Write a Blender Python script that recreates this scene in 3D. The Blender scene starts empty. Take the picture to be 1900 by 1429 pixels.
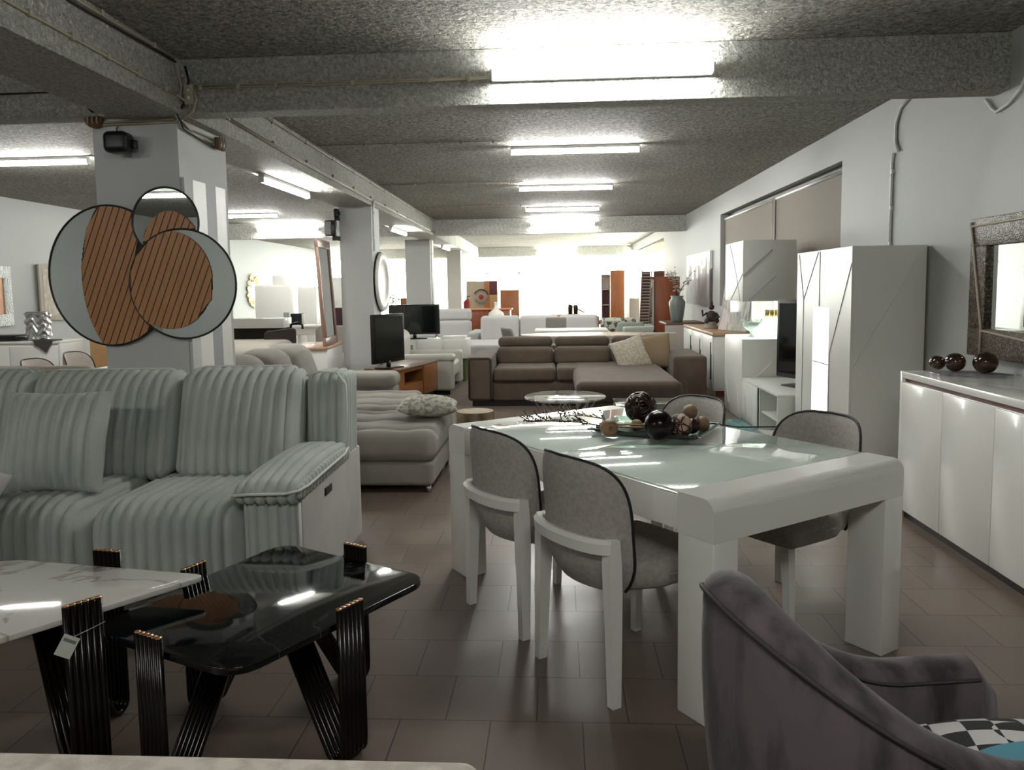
import bpy, bmesh, math, random
from mathutils import Vector, Matrix
random.seed(7)
S = bpy.context.scene
COL = S.collection
PI = math.pi

# ------------------------------------------------------------------ camera, sky, exposure
def make_camera():
    cd = bpy.data.cameras.new('camera')
    cd.sensor_fit = 'HORIZONTAL'; cd.sensor_width = 36.0
    cd.lens = 1450.0 / 1900.0 * 36.0
    cd.shift_x = 0.001; cd.shift_y = -46.5 / 1900.0
    cd.clip_start = 0.05; cd.clip_end = 200
    co = bpy.data.objects.new('camera', cd); COL.objects.link(co)
    pitch, yaw, roll = math.radians(5.268), math.radians(3.458), 0.0150
    fh = Vector((-math.sin(yaw), math.cos(yaw), 0)); rh = Vector((math.cos(yaw), math.sin(yaw), 0)); up = Vector((0, 0, 1))
    f = fh * math.cos(pitch) - up * math.sin(pitch)
    u = up * math.cos(pitch) + fh * math.sin(pitch)
    r2 = rh * math.cos(roll) - u * math.sin(roll)
    u2 = rh * math.sin(roll) + u * math.cos(roll)
    m = Matrix((r2, u2, -f)).transposed().to_4x4()
    m.translation = (0, 0, 1.44)
    co.matrix_world = m
    S.camera = co
make_camera()
S.view_settings.view_transform = 'Standard'
S.view_settings.look = 'None'
S.view_settings.exposure = 0.95
S.view_settings.gamma = 1.0
S.view_settings.use_curve_mapping = False
S.cycles.use_denoising = True
S.cycles.max_bounces = 8
S.cycles.diffuse_bounces = 5
S.cycles.sample_clamp_indirect = 6.0
S.cycles.caustics_reflective = False
S.cycles.caustics_refractive = False

W = bpy.data.worlds.new('daylight'); S.world = W; W.use_nodes = True
W.node_tree.nodes['Background'].inputs[0].default_value = (1.0, 0.97, 0.93, 1)
W.node_tree.nodes['Background'].inputs[1].default_value = 9.0

TUBE = 70.0       # emission of the fluorescent tubes
DAY = 0.58          # scale of the daylight at the far windows
def area(name, loc, rot, sx, sy, power, col):
    l = bpy.data.lights.new(name, 'AREA'); l.shape = 'RECTANGLE'; l.size = sx; l.size_y = sy
    l.energy = power; l.color = col
    o = bpy.data.objects.new(name, l); COL.objects.link(o); o.location = loc; o.rotation_euler = rot
    return o
# daylight entering through the far glazing (front) and the side windows, two of them added for light
area('daylight_front', (-3.0, 38.3, 1.6), (math.radians(-90), 0, 0), 11.0, 2.6, 1500 * DAY, (1, .95, .88))
area('added_daylight_right', (2.9, 30.5, 1.6), (0, math.radians(90), 0), 2.2, 6.0, 1500 * DAY, (1, .95, .88))  # shines through a right window added to brighten the far wall
area('added_daylight_left', (-9.2, 30.0, 1.6), (0, math.radians(-90), 0), 2.2, 8.0, 1300 * DAY, (1, .95, .88))  # shines through a left window added to brighten the far wall
area('daylight_side_window', (2.9, 22.9, 2.0), (0, math.radians(90), 0), 1.2, 6.0, 330 * DAY, (1, .97, .88))

# ------------------------------------------------------------------ materials
MATS = {}
def nodes_of(m): return m.node_tree.nodes, m.node_tree.links
def mat(name, col, rough=.5, metal=0., spec=.5, coat=0., emit=None, es=0., sheen=0., bump=None, vary=None, alpha=1., trans=0., ior=1.45):
    """bump=(scale, strength, distance)  vary=(scale, second colour, contrast lo, hi, stretch)"""
    if name in MATS: return MATS[name]
    m = bpy.data.materials.new(name); m.use_nodes = True
    N, L = nodes_of(m); b = N['Principled BSDF']
    b.inputs['Base Color'].default_value = (*col, 1); b.inputs['Roughness'].default_value = rough
    b.inputs['Metallic'].default_value = metal; b.inputs['Specular IOR Level'].default_value = spec
    b.inputs['Coat Weight'].default_value = coat; b.inputs['Coat Roughness'].default_value = .05
    b.inputs['Sheen Weight'].default_value = sheen; b.inputs['Transmission Weight'].default_value = trans
    b.inputs['IOR'].default_value = ior; b.inputs['Alpha'].default_value = alpha
    if emit: b.inputs['Emission Color'].default_value = (*emit, 1); b.inputs['Emission Strength'].default_value = es
    tc = N.new('ShaderNodeTexCoord')
    if vary:
        sc, c2, lo, hi = vary[:4]; st = vary[4] if len(vary) > 4 else (1, 1, 1)
        mp = N.new('ShaderNodeMapping'); mp.inputs['Scale'].default_value = st
        L.new(tc.outputs['Object'], mp.inputs['Vector'])
        n = N.new('ShaderNodeTexNoise'); n.inputs['Scale'].default_value = sc; n.inputs['Detail'].default_value = 5
        L.new(mp.outputs[0], n.inputs['Vector'])
        r = N.new('ShaderNodeValToRGB'); r.color_ramp.elements[0].position = lo; r.color_ramp.elements[1].position = hi
        r.color_ramp.elements[0].color = (*col, 1); r.color_ramp.elements[1].color = (*c2, 1)
        L.new(n.outputs[0], r.inputs[0]); L.new(r.outputs[0], b.inputs['Base Color'])
    if bump:
        n = N.new('ShaderNodeTexNoise'); n.inputs['Scale'].default_value = bump[0]; n.inputs['Detail'].default_value = 4
        L.new(tc.outputs['Object'], n.inputs['Vector'])
        bp = N.new('ShaderNodeBump'); bp.inputs['Strength'].default_value = bump[1]; bp.inputs['Distance'].default_value = bump[2]
        L.new(n.outputs[0], bp.inputs['Height']); L.new(bp.outputs[0], b.inputs['Normal'])
    MATS[name] = m
    return m

def mat_tiles():
    m = mat('floor_tiles', (.15, .12, .1), .3)
    N, L = nodes_of(m); b = N['Principled BSDF']
    tc = N.new('ShaderNodeTexCoord'); mp = N.new('ShaderNodeMapping')
    mp.inputs['Location'].default_value = (0.235, -0.1, 0)
    L.new(tc.outputs['Object'], mp.inputs['Vector'])
    br = N.new('ShaderNodeTexBrick'); br.inputs['Scale'].default_value = 1.0
    br.inputs['Brick Width'].default_value = .305; br.inputs['Row Height'].default_value = .2975
    br.inputs['Mortar Size'].default_value = .0022; br.inputs['Mortar Smooth'].default_value = .2
    br.offset = .5; br.inputs['Bias'].default_value = 0
    br.inputs['Color1'].default_value = (.185, .140, .110, 1); br.inputs['Color2'].default_value = (.205, .158, .125, 1)
    br.inputs['Mortar'].default_value = (.035, .029, .025, 1)
    L.new(mp.outputs[0], br.inputs['Vector'])
    n = N.new('ShaderNodeTexNoise'); n.inputs['Scale'].default_value = 2.2; n.inputs['Detail'].default_value = 6
    L.new(tc.outputs['Object'], n.inputs['Vector'])
    mx = N.new('ShaderNodeMix'); mx.data_type = 'RGBA'; mx.blend_type = 'MULTIPLY'; mx.inputs[0].default_value = .45
    L.new(br.outputs['Color'], mx.inputs[6]); L.new(n.outputs[0], mx.inputs[7]); 
    rr = N.new('ShaderNodeMapRange'); rr.inputs['From Min'].default_value = .3; rr.inputs['From Max'].default_value = .7
    rr.inputs['To Min'].default_value = .30; rr.inputs['To Max'].default_value = .44
    L.new(n.outputs[0], rr.inputs['Value']); L.new(rr.outputs[0], b.inputs['Roughness'])
    L.new(mx.outputs[2], b.inputs['Base Color'])
    bp = N.new('ShaderNodeBump'); bp.invert = True; bp.inputs['Strength'].default_value = .4; bp.inputs['Distance'].default_value = .002
    L.new(br.outputs['Fac'], bp.inputs['Height']); L.new(bp.outputs[0], b.inputs['Normal'])
    return m

def mat_stucco(name, col, col2, sc=26, st=.9, dist=.02, relief_shade=.6):
    m = mat(name, col, .75)
    N, L = nodes_of(m); b = N['Principled BSDF']
    tc = N.new('ShaderNodeTexCoord')
    n1 = N.new('ShaderNodeTexNoise'); n1.inputs['Scale'].default_value = sc; n1.inputs['Detail'].default_value = 6; n1.inputs['Roughness'].default_value = .62; n1.inputs['Distortion'].default_value = .6
    L.new(tc.outputs['Object'], n1.inputs['Vector'])
    r = N.new('ShaderNodeMapRange'); r.inputs['From Min'].default_value = .36; r.inputs['From Max'].default_value = .66
    L.new(n1.outputs[0], r.inputs['Value'])
    bp = N.new('ShaderNodeBump'); bp.inputs['Strength'].default_value = st; bp.inputs['Distance'].default_value = dist
    L.new(r.outputs[0], bp.inputs['Height']); L.new(bp.outputs[0], b.inputs['Normal'])
    n2 = N.new('ShaderNodeTexNoise'); n2.inputs['Scale'].default_value = 1.1; n2.inputs['Detail'].default_value = 5
    L.new(tc.outputs['Object'], n2.inputs['Vector'])
    cr = N.new('ShaderNodeValToRGB'); cr.color_ramp.elements[0].position = .35; cr.color_ramp.elements[1].position = .65
    cr.color_ramp.elements[0].color = (*col, 1); cr.color_ramp.elements[1].color = (*col2, 1)
    L.new(n2.outputs[0], cr.inputs[0])
    # light and shade of the crumbly relief painted in as random mottling
    n3 = N.new('ShaderNodeTexNoise'); n3.inputs['Scale'].default_value = sc * 1.25; n3.inputs['Detail'].default_value = 5; n3.inputs['Roughness'].default_value = .7; n3.inputs['Distortion'].default_value = .9
    L.new(tc.outputs['Object'], n3.inputs['Vector'])
    c3 = N.new('ShaderNodeValToRGB'); c3.color_ramp.elements[0].position = .40; c3.color_ramp.elements[1].position = .62
    c3.color_ramp.elements[0].color = (relief_shade, relief_shade, relief_shade, 1); c3.color_ramp.elements[1].color = (1.25, 1.25, 1.22, 1)
    L.new(n3.outputs[0], c3.inputs[0])
    mg = N.new('ShaderNodeMix'); mg.data_type = 'RGBA'; mg.blend_type = 'MULTIPLY'; mg.inputs[0].default_value = 1
    L.new(cr.outputs[0], mg.inputs[6]); L.new(c3.outputs[0], mg.inputs[7]); L.new(mg.outputs[2], b.inputs['Base Color'])
    return m

def mat_wood(name, c1, c2, rough=.4, scale=6, axis='X'):
    m = mat(name, c1, rough)
    N, L = nodes_of(m); b = N['Principled BSDF']
    tc = N.new('ShaderNodeTexCoord'); mp = N.new('ShaderNodeMapping')
    s = {'X': (.12, 1, 1), 'Y': (1, .12, 1), 'Z': (1, 1, .12)}[axis]
    mp.inputs['Scale'].default_value = s; L.new(tc.outputs['Object'], mp.inputs['Vector'])
    n = N.new('ShaderNodeTexNoise'); n.inputs['Scale'].default_value = scale * 3; n.inputs['Detail'].default_value = 5; n.inputs['Distortion'].default_value = 1.2
    L.new(mp.outputs[0], n.inputs['Vector'])
    cr = N.new('ShaderNodeValToRGB'); cr.color_ramp.elements[0].position = .32; cr.color_ramp.elements[1].position = .68
    cr.color_ramp.elements[0].color = (*c1, 1); cr.color_ramp.elements[1].color = (*c2, 1)
    L.new(n.outputs[0], cr.inputs[0]); L.new(cr.outputs[0], b.inputs['Base Color'])
    return m

def mat_marble(name, base, vein, rough=.06, scale=2.2, width=.04):
    m = mat(name, base, rough, coat=.3)
    N, L = nodes_of(m); b = N['Principled BSDF']
    tc = N.new('ShaderNodeTexCoord')
    n = N.new('ShaderNodeTexNoise'); n.inputs['Scale'].default_value = scale; n.inputs['Detail'].default_value = 7; n.inputs['Distortion'].default_value = 1.4
    L.new(tc.outputs['Object'], n.inputs['Vector'])
    cr = N.new('ShaderNodeValToRGB'); e = cr.color_ramp.elements
    e[0].position = .5 - width; e[0].color = (*base, 1); e[1].position = .5 + width; e[1].color = (*base, 1)
    x = e.new(.5); x.color = (*vein, 1)
    L.new(n.outputs[0], cr.inputs[0]); L.new(cr.outputs[0], b.inputs['Base Color'])
    return m

M_FLOOR = mat_tiles()
M_CEIL = mat_stucco('ceiling_stucco', (.60, .585, .51), (.70, .685, .61), 24, 1.0, .06, .45)
M_BEAM = mat_stucco('beam_stucco', (.60, .60, .55), (.68, .68, .63), 34, 1.0, .02, .72)
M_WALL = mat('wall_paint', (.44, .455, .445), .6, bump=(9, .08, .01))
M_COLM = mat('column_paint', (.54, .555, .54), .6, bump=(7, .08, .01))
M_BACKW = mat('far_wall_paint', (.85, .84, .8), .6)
M_LACQ = mat('white_lacquer', (.82, .82, .77), .16, coat=.5)
M_LACQ2 = mat('white_satin', (.80, .80, .75), .35)
M_LACQE = mat('lacquer_groove', (.34, .34, .32), .3)
M_BLACK = mat('black_plastic', (.006, .006, .006), .35)
M_SCREEN = mat('tv_screen', (.004, .006, .006), .08, coat=.6)
M_SCREENG = mat('tv_screen_matt', (.012, .016, .012), .22)
M_TUBE = mat('tube_glow', (1, 1, 1), .5, emit=(1.0, 1.0, .965), es=TUBE)
M_FIX = mat('fixture_white', (.7, .7, .7), .4)
M_WHITEP = mat('white_plastic', (.62, .62, .6), .4)
M_CABLE = mat('cable_cream', (.40, .36, .27), .5)
M_CABLEK = mat('cable_black', (.01, .01, .01), .5)
M_METAL = mat('steel', (.6, .6, .6), .3, metal=1)
M_GOLD = mat('brass', (.75, .55, .25), .3, metal=1)
M_MIRROR = mat('mirror_glass', (.86, .90, .88), .01, metal=1)
M_GLASS = mat('clear_glass', (.92, .97, .95), .02, trans=1.0, ior=1.1)
M_GLASSG = mat('green_glass', (.72, .90, .82), .03, trans=.92, ior=1.3)
M_CORD = mat('seafoam_corduroy', (.47, .50, .465), .85, sheen=.12, bump=(160, .35, .004), vary=(3.5, (.36, .40, .37), .35, .7))
M_CORDP = mat('sofa_piping', (.66, .68, .62), .8, sheen=.08)
M_CORDS = mat('sofa_side_velvet', (.46, .45, .42), .85, sheen=.1, bump=(120, .2, .003), vary=(4, (.38, .37, .345), .35, .7))
M_BEIGE = mat('grey_beige_fabric', (.32, .30, .265), .85, sheen=.08, bump=(200, .25, .003), vary=(5, (.265, .25, .22), .35, .7))
M_PALE = mat('pale_grey_fabric', (.46, .45, .435), .85, sheen=.08, bump=(200, .2, .002))
M_CREAM = mat('cream_fabric', (.55, .50, .43), .85, sheen=.08, bump=(180, .2, .002))
M_BROWN = mat('brown_suede', (.105, .075, .052), .8, sheen=.12, bump=(90, .2, .004), vary=(5, (.076, .053, .037), .35, .7))
M_BROWND = mat('brown_suede_seam', (.05, .04, .032), .9)
M_GREYW = mat('grey_wool', (.40, .375, .34), .9, sheen=.05, bump=(260, .4, .002), vary=(60, (.34, .32, .29), .4, .6))
M_PIPE = mat('dark_piping', (.012, .012, .014), .5)
M_VELVET = mat('mauve_grey_velvet', (.115, .092, .100), .8, sheen=.15, bump=(40, .25, .006), vary=(8, (.034, .026, .030), .42, .60, (1.6, 1.6, .45)))
M_LINEN = mat('linen', (.60, .55, .48), .9, bump=(220, .4, .002), vary=(30, (.45, .41, .355), .4, .6))
M_WALNUT = mat_wood('walnut', (.16, .065, .028), (.22, .10, .045), .35, 5, 'Z')
M_WOODTOP = mat_wood('light_oak', (.42, .26, .15), (.52, .34, .21), .4, 5, 'Y')
M_WOODDK = mat_wood('dark_walnut', (.085, .048, .028), (.13, .078, .045), .4, 5, 'X')
M_CHERRY = mat_wood('cherry', (.50, .17, .06), (.60, .235, .09), .4, 4, 'Z')
M_MAHOG = mat_wood('mahogany', (.20, .05, .018), (.26, .075, .028), .35, 4, 'Z')
M_OAKHON = mat_wood('honey_oak', (.42, .24, .10), (.5, .3, .14), .4, 4, 'X')
M_SLATW = mat_wood('slat_wood', (.40, .185, .070), (.48, .235, .095), .45, 8, 'Z')
M_BMARB = mat_marble('black_marble', (.003, .004, .0045), (.05, .055, .052), .05, 1.1, .005)
M_WMARB = mat_marble('white_marble', (.66, .65, .60), (.38, .34, .28), .07, 1.6, .02)
M_GMARB = mat_marble('patterned_marble', (.62, .61, .56), (.12, .15, .13), .08, 2.6, .06)
M_BRONZE = mat('dark_bronze', (.006, .0035, .003), .22, metal=.3)
M_COPPER = mat('bronze_tip', (.50, .28, .14), .3, metal=1)

# ------------------------------------------------------------------ mesh builder
class MB:
    def __init__(s, smooth=False): s.v = []; s.f = []; s.sm = []; s.smooth = smooth
    def add(s, vs, fs, smooth=None, mtx=None):
        b = len(s.v); sm = s.smooth if smooth is None else smooth
        for p in vs:
            p = Vector(p)
            if mtx is not None: p = mtx @ p
            s.v.append(tuple(p))
        for f in fs: s.f.append(tuple(b + i for i in f)); s.sm.append(sm)
        return s
    def box(s, x0, x1, y0, y1, z0, z1, bev=0., mtx=None, seg=2):
        if bev <= 0:
            vs = [(x, y, z) for z in (z0, z1) for y in (y0, y1) for x in (x0, x1)]
            return s.add(vs, [(0, 2, 3, 1), (4, 5, 7, 6), (0, 1, 5, 4), (2, 6, 7, 3), (0, 4, 6, 2), (1, 3, 7, 5)], False, mtx)
        bm = bmesh.new(); bmesh.ops.create_cube(bm, size=1)
        for v in bm.verts: v.co = Vector(((x0 + x1) / 2 + v.co.x * (x1 - x0), (y0 + y1) / 2 + v.co.y * (y1 - y0), (z0 + z1) / 2 + v.co.z * (z1 - z0)))
        bmesh.ops.bevel(bm, geom=bm.edges[:], offset=bev, segments=seg, profile=.5, affect='EDGES')
        s.frombm(bm, mtx, seg > 1); return s
    def frombm(s, bm, mtx=None, smooth=True):
        bm.verts.index_update()
        s.add([v.co.copy() for v in bm.verts], [[v.index for v in f.verts] for f in bm.faces], smooth, mtx); bm.free()
    def prism(s, pts, z0, z1, mtx=None, bev=0., smooth=False):
        """pts: 2-D outline counter-clockwise, extruded along local z"""
        n = len(pts)
        if bev > 0:
            bm = bmesh.new(); vs = [bm.verts.new((p[0], p[1], z0)) for p in pts]; f = bm.faces.new(vs)
            r = bmesh.ops.extrude_face_region(bm, geom=[f]); top = [g for g in r['geom'] if isinstance(g, bmesh.types.BMVert)]
            for v in top: v.co.z = z1
            bmesh.ops.recalc_face_normals(bm, faces=bm.faces[:])
            ed = [e for e in bm.edges if abs(e.verts[0].co.z - e.verts[1].co.z) < 1e-6]
            bmesh.ops.bevel(bm, geom=ed, offset=bev, segments=3, profile=.5, affect='EDGES')
            s.frombm(bm, mtx, True); return s
        vs = [(x, y, z0) for x, y in pts] + [(x, y, z1) for x, y in pts]
        fs = [tuple(range(n - 1, -1, -1)), tuple(range(n, 2 * n))]
        b = len(s.v)
        s.add(vs, fs, False, mtx)
        for i in range(n):
            j = (i + 1) % n; s.f.append((b + i, b + j, b + n + j, b + n + i)); s.sm.append(smooth)
        return s
    def tube(s, path, r, n=8, closed=False, caps=True, mtx=None):
        P = [Vector(p) for p in path]; m = len(P); rs = r if isinstance(r, (list, tuple)) else [r] * m
        vs = []; prev = None
        for i, p in enumerate(P):
            a = P[i - 1] if (i > 0 or closed) else p; c = P[(i + 1) % m] if (i < m - 1 or closed) else p
            t = (c - a)
            if t.length < 1e-9: t = Vector((0, 0, 1))
            t.normalize()
            if prev is None:
                ref = Vector((0, 0, 1)) if abs(t.z) < .9 else Vector((1, 0, 0)); u = t.cross(ref).normalized()
            else:
                u = prev - t * prev.dot(t)
                u = u.normalized() if u.length > 1e-6 else t.orthogonal().normalized()
            prev = u; w = t.cross(u)
            for k in range(n):
                a2 = 2 * PI * k / n; vs.append(p + (u * math.cos(a2) + w * math.sin(a2)) * rs[i])
        fs = []
        for i in range(m if closed else m - 1):
            j = (i + 1) % m
            for k in range(n): l = (k + 1) % n; fs.append((i * n + k, i * n + l, j * n + l, j * n + k))
        if caps and not closed: fs.append(tuple(range(n - 1, -1, -1))); fs.append(tuple((m - 1) * n + k for k in range(n)))
        return s.add(vs, fs, True if n > 4 else False, mtx)
    def lathe(s, prof, n=24, c=(0, 0, 0), mtx=None, a0=0., a1=2 * PI):
        """prof: (radius, z) from bottom to top"""
        vs = []; full = abs(a1 - a0 - 2 * PI) < 1e-6; nn = n if full else n + 1
        for r, z in prof:
            for k in range(nn):
                a = a0 + (a1 - a0) * k / n; vs.append((c[0] + r * math.cos(a), c[1] + r * math.sin(a), c[2] + z))
        fs = []
        for i in range(len(prof) - 1):
            for k in range(n):
                l = (k + 1) % nn; fs.append((i * nn + k, i * nn + l, (i + 1) * nn + l, (i + 1) * nn + k))
        if full:
            if prof[0][0] > 1e-5: fs.append(tuple(range(n - 1, -1, -1)))
            if prof[-1][0] > 1e-5: fs.append(tuple((len(prof) - 1) * nn + k for k in range(n)))
        return s.add(vs, fs, True, mtx)
    def ball(s, c, r, n=20, sq=(1, 1, 1)):
        prof = [(max(r * math.sin(PI * i / (n // 2)), 0), -r * math.cos(PI * i / (n // 2))) for i in range(n // 2 + 1)]
        m = Matrix.Translation(c) @ Matrix.Diagonal((*sq, 1))
        return s.lathe(prof, n, (0, 0, 0), m)
    def soft(s, x0, x1, y0, y1, z0, z1, r=.05, step=.04, fn=None, mtx=None, stepx=None, stepy=None, stepz=None):
        """rounded box on a grid; fn(x,y,z,nx,ny,nz)->(dx,dy,dz) pushes the surface"""
        C = ((x0 + x1) / 2, (y0 + y1) / 2, (z0 + z1) / 2); H = ((x1 - x0) / 2, (y1 - y0) / 2, (z1 - z0) / 2)
        rr = min(r, *H); st = (stepx or step, stepy or step, stepz or step)
        ax = []
        for k in range(3):
            inn = H[k] - rr; n = max(1, int(round(2 * inn / st[k]))) if inn > 1e-6 else 0
            cs = [math.tan(PI / 4 * t) for t in (.25, .5, .75, 1)]
            if rr / st[k] > 4: m = int(rr / st[k]); cs = [math.tan(PI / 4 * (i + 1) / m) for i in range(m)]
            a = [-inn - rr * c for c in reversed(cs)] + ([-inn + 2 * inn * i / n for i in range(n + 1)] if n else [0.]) + [inn + rr * c for c in cs]
            ax.append(a)
        key = {}; vs = []; fs = []
        def vert(i, j, k):
            q = (i, j, k)
            if q in key: return key[q]
            p = [ax[0][i], ax[1][j], ax[2][k]]; cl = [max(-(H[d] - rr), min(H[d] - rr, p[d])) for d in range(3)]
            o = Vector([p[d] - cl[d] for d in range(3)])
            n = o.normalized() if o.length > 1e-9 else Vector((0, 0, 1))
            pt = Vector(cl) + n * rr + Vector(C)
            if fn: pt = pt + Vector(fn(pt.x, pt.y, pt.z, n.x, n.y, n.z))
            key[q] = len(vs); vs.append(pt); return key[q]
        L = [len(a) - 1 for a in ax]
        for d in range(3):
            e, g = (d + 1) % 3, (d + 2) % 3
            for side in (0, L[d]):
                for i in range(L[e]):
                    for j in range(L[g]):
                        q = []
                        for (a, b) in ((i, j), (i + 1, j), (i + 1, j + 1), (i, j + 1)):
                            t = [0, 0, 0]; t[d] = side; t[e] = a; t[g] = b; q.append(vert(*t))
                        fs.append(tuple(q) if side else tuple(reversed(q)))
        return s.add(vs, fs, True, mtx)
    def pillow(s, w, h, t, mtx=None, n=22, ribs=0):
        vs = []; fs = []
        for sg in (1, -1):
            b = len(vs)
            for j in range(n + 1):
                for i in range(n + 1):
                    u = -1 + 2 * i / n; v = -1 + 2 * j / n
                    u2 = math.copysign(1 - (1 - abs(u)) ** 1.25, u); v2 = math.copysign(1 - (1 - abs(v)) ** 1.25, v)
                    k = max(0, (1 - u2 ** 2)) ** .45 * max(0, (1 - v2 ** 2)) ** .45
                    x = u2 * w / 2 * (1 - .07 * (1 - v2 ** 2)) if False else u2 * w / 2 * (1 - .06 * (1 - abs(v2)))
                    y = v2 * h / 2 * (1 - .06 * (1 - abs(u2)))
                    z = sg * t / 2 * k
                    if ribs: z += sg * .022 * abs(math.sin(PI * (u2 + 1) / 2 * ribs)) * min(1, k * 3)
                    vs.append((x, y, z))
            for j in range(n):
                for i in range(n):
                    q = (b + j * (n + 1) + i, b + j * (n + 1) + i + 1, b + (j + 1) * (n + 1) + i + 1, b + (j + 1) * (n + 1) + i)
                    fs.append(q if sg > 0 else tuple(reversed(q)))
        return s.add(vs, fs, True, mtx)
    def obj(s, name, material, parent=None, loc=None):
        me = bpy.data.meshes.new(name); me.from_pydata([tuple(v) for v in s.v], [], s.f)
        me.polygons.foreach_set('use_smooth', s.sm)
        if not isinstance(material, (list, tuple)): material = [material]
        for m in material: me.materials.append(m)
        me.update()
        o = bpy.data.objects.new(name, me); COL.objects.link(o)
        if parent is not None: o.parent = parent
        if loc: o.location = loc
        return o

def thing(name, label, cat, loc=(0, 0, 0), rotz=0., group=None):
    o = bpy.data.objects.new(name, None); COL.objects.link(o); o.empty_display_size = .1
    o.location = loc; o.rotation_euler = (0, 0, rotz); o['label'] = label; o['category'] = cat
    if group: o['group'] = group
    return o
def tag(o, label, cat, group=None, kind=None):
    o['label'] = label; o['category'] = cat
    if group: o['group'] = group
    if kind: o['kind'] = kind
    return o
def struct(name, mb, m):
    o = mb.obj(name, m); o['kind'] = 'structure'; return o
def dup(root, loc=None, rotz=None, label=None, group=None):
    r = root.copy(); COL.objects.link(r)
    if loc is not None: r.location = loc
    if rotz is not None: r.rotation_euler = (0, 0, rotz)
    if label: r['label'] = label
    if group: r['group'] = group
    for ch in list(root.children):
        c = ch.copy(); COL.objects.link(c); c.parent = r
        for g in list(ch.children):
            d = g.copy(); COL.objects.link(d); d.parent = c
    return r
def RZ(a): return Matrix.Rotation(a, 4, 'Z')
def RX(a): return Matrix.Rotation(a, 4, 'X')
def RY(a): return Matrix.Rotation(a, 4, 'Y')
def T(x, y, z): return Matrix.Translation((x, y, z))
def circ(cx, cy, r, a0=0, a1=2 * PI, n=32, ry=None):
    ry = ry or r
    return [(cx + r * math.cos(a0 + (a1 - a0) * i / n), cy + ry * math.sin(a0 + (a1 - a0) * i / n)) for i in range(n if abs(a1 - a0 - 2 * PI) < 1e-6 else n + 1)]
def rounded(pts, r, n=6):
    """round the corners of a 2-D polygon"""
    out = []; m = len(pts)
    for i in range(m):
        p = Vector(pts[i]); a = Vector(pts[i - 1]); c = Vector(pts[(i + 1) % m]); rr = r[i] if isinstance(r, (list, tuple)) else r
        d1 = (a - p).normalized(); d2 = (c - p).normalized()
        s0 = p + d1 * rr; s1 = p + d2 * rr
        for k in range(n + 1):
            t = k / n; q = s0 * (1 - t) ** 2 + p * 2 * t * (1 - t) + s1 * t * t; out.append((q.x, q.y))
    return out

def mat_pane():
    m = bpy.data.materials.new('window_pane'); m.use_nodes = True; N, L = nodes_of(m)
    N.remove(N['Principled BSDF']); o = N['Material Output']
    t = N.new('ShaderNodeBsdfTransparent'); t.inputs[0].default_value = (.93, .97, .95, 1)
    g = N.new('ShaderNodeBsdfGlossy'); g.inputs['Roughness'].default_value = .02
    lw_ = N.new('ShaderNodeLayerWeight'); lw_.inputs[0].default_value = .5; pw = N.new('ShaderNodeMath'); pw.operation = 'POWER'; pw.inputs[1].default_value = 4; L.new(lw_.outputs['Facing'], pw.inputs[0]); f = N.new('ShaderNodeMath'); f.operation = 'MULTIPLY_ADD'; f.inputs[1].default_value = .22; f.inputs[2].default_value = .04; L.new(pw.outputs[0], f.inputs[0])
    x = N.new('ShaderNodeMixShader'); L.new(f.outputs[0], x.inputs[0]); L.new(t.outputs[0], x.inputs[1]); L.new(g.outputs[0], x.inputs[2]); L.new(x.outputs[0], o.inputs[0])
    return m
M_PANE = mat_pane()

# ------------------------------------------------------------------ the room
CZ = 2.87; BZ = 2.54; WX = 2.63; YB = -5.0; YF = 34.0
def lwx(y): return -7.75 - .026 * y          # left wall
def lbx(y): return -2.30 - .021 * (y - 4.8)  # right face of the long beam
struct('floor', MB().box(-9.2, 3.2, YB - .2, YF + 6, -.12, 0), M_FLOOR)
struct('ceiling', MB().box(-9.0, 3.0, YB - .2, YF + .2, CZ, CZ + .15), M_CEIL)
mb = MB()
T_ = .22
def rw(y0, y1, z0, z1): mb.box(WX, WX + T_, y0, y1, z0, z1)
rw(YB, 7.5, 0, CZ); rw(7.5, 12.9, 0, 1.1); rw(7.5, 12.9, 2.56, CZ)
rw(12.9, 19.6, 0, CZ); rw(19.6, 26.2, 0, 1.1); rw(19.6, 26.2, 2.62, CZ); rw(26.2, 27.6, 0, CZ)
rw(27.6, 33.6, 0, .4); rw(27.6, 33.6, 2.7, CZ); rw(33.6, YF, 0, CZ)
struct('wall_right', mb, M_WALL)
mb = MB()
def lw(y0, y1, z0, z1): mb.add([(lwx(y) + dx, y, z) for z in (z0, z1) for y in (y0, y1) for dx in (-.2, 0)], [(0, 2, 3, 1), (4, 5, 7, 6), (0, 1, 5, 4), (2, 6, 7, 3), (0, 4, 6, 2), (1, 3, 7, 5)], False)
lw(YB, 27.0, 0, CZ); lw(27.0, 33.5, 0, .4); lw(27.0, 33.5, 2.7, CZ); lw(33.5, YF, 0, CZ)
struct('wall_left', mb, M_WALL)
struct('wall_back', MB().box(-9.0, 3.0, YB - .2, YB, 0, CZ), M_WALL)
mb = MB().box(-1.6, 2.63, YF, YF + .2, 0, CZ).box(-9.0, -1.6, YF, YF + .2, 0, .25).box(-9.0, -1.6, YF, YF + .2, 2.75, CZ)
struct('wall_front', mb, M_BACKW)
# front glazing
mb = MB()
for i in range(6): x = -8.7 + i * 1.41; mb.box(x - .03, x + .03, YF + .06, YF + .12, .25, 2.75)
mb.box(-8.7, -1.6, YF + .06, YF + .12, 2.05, 2.11)
w = struct('window_1', mb, M_FIX); p = MB().box(-8.75, -1.6, YF + .085, YF + .091, .25, 2.75).obj('pane', M_PANE, w)
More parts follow.
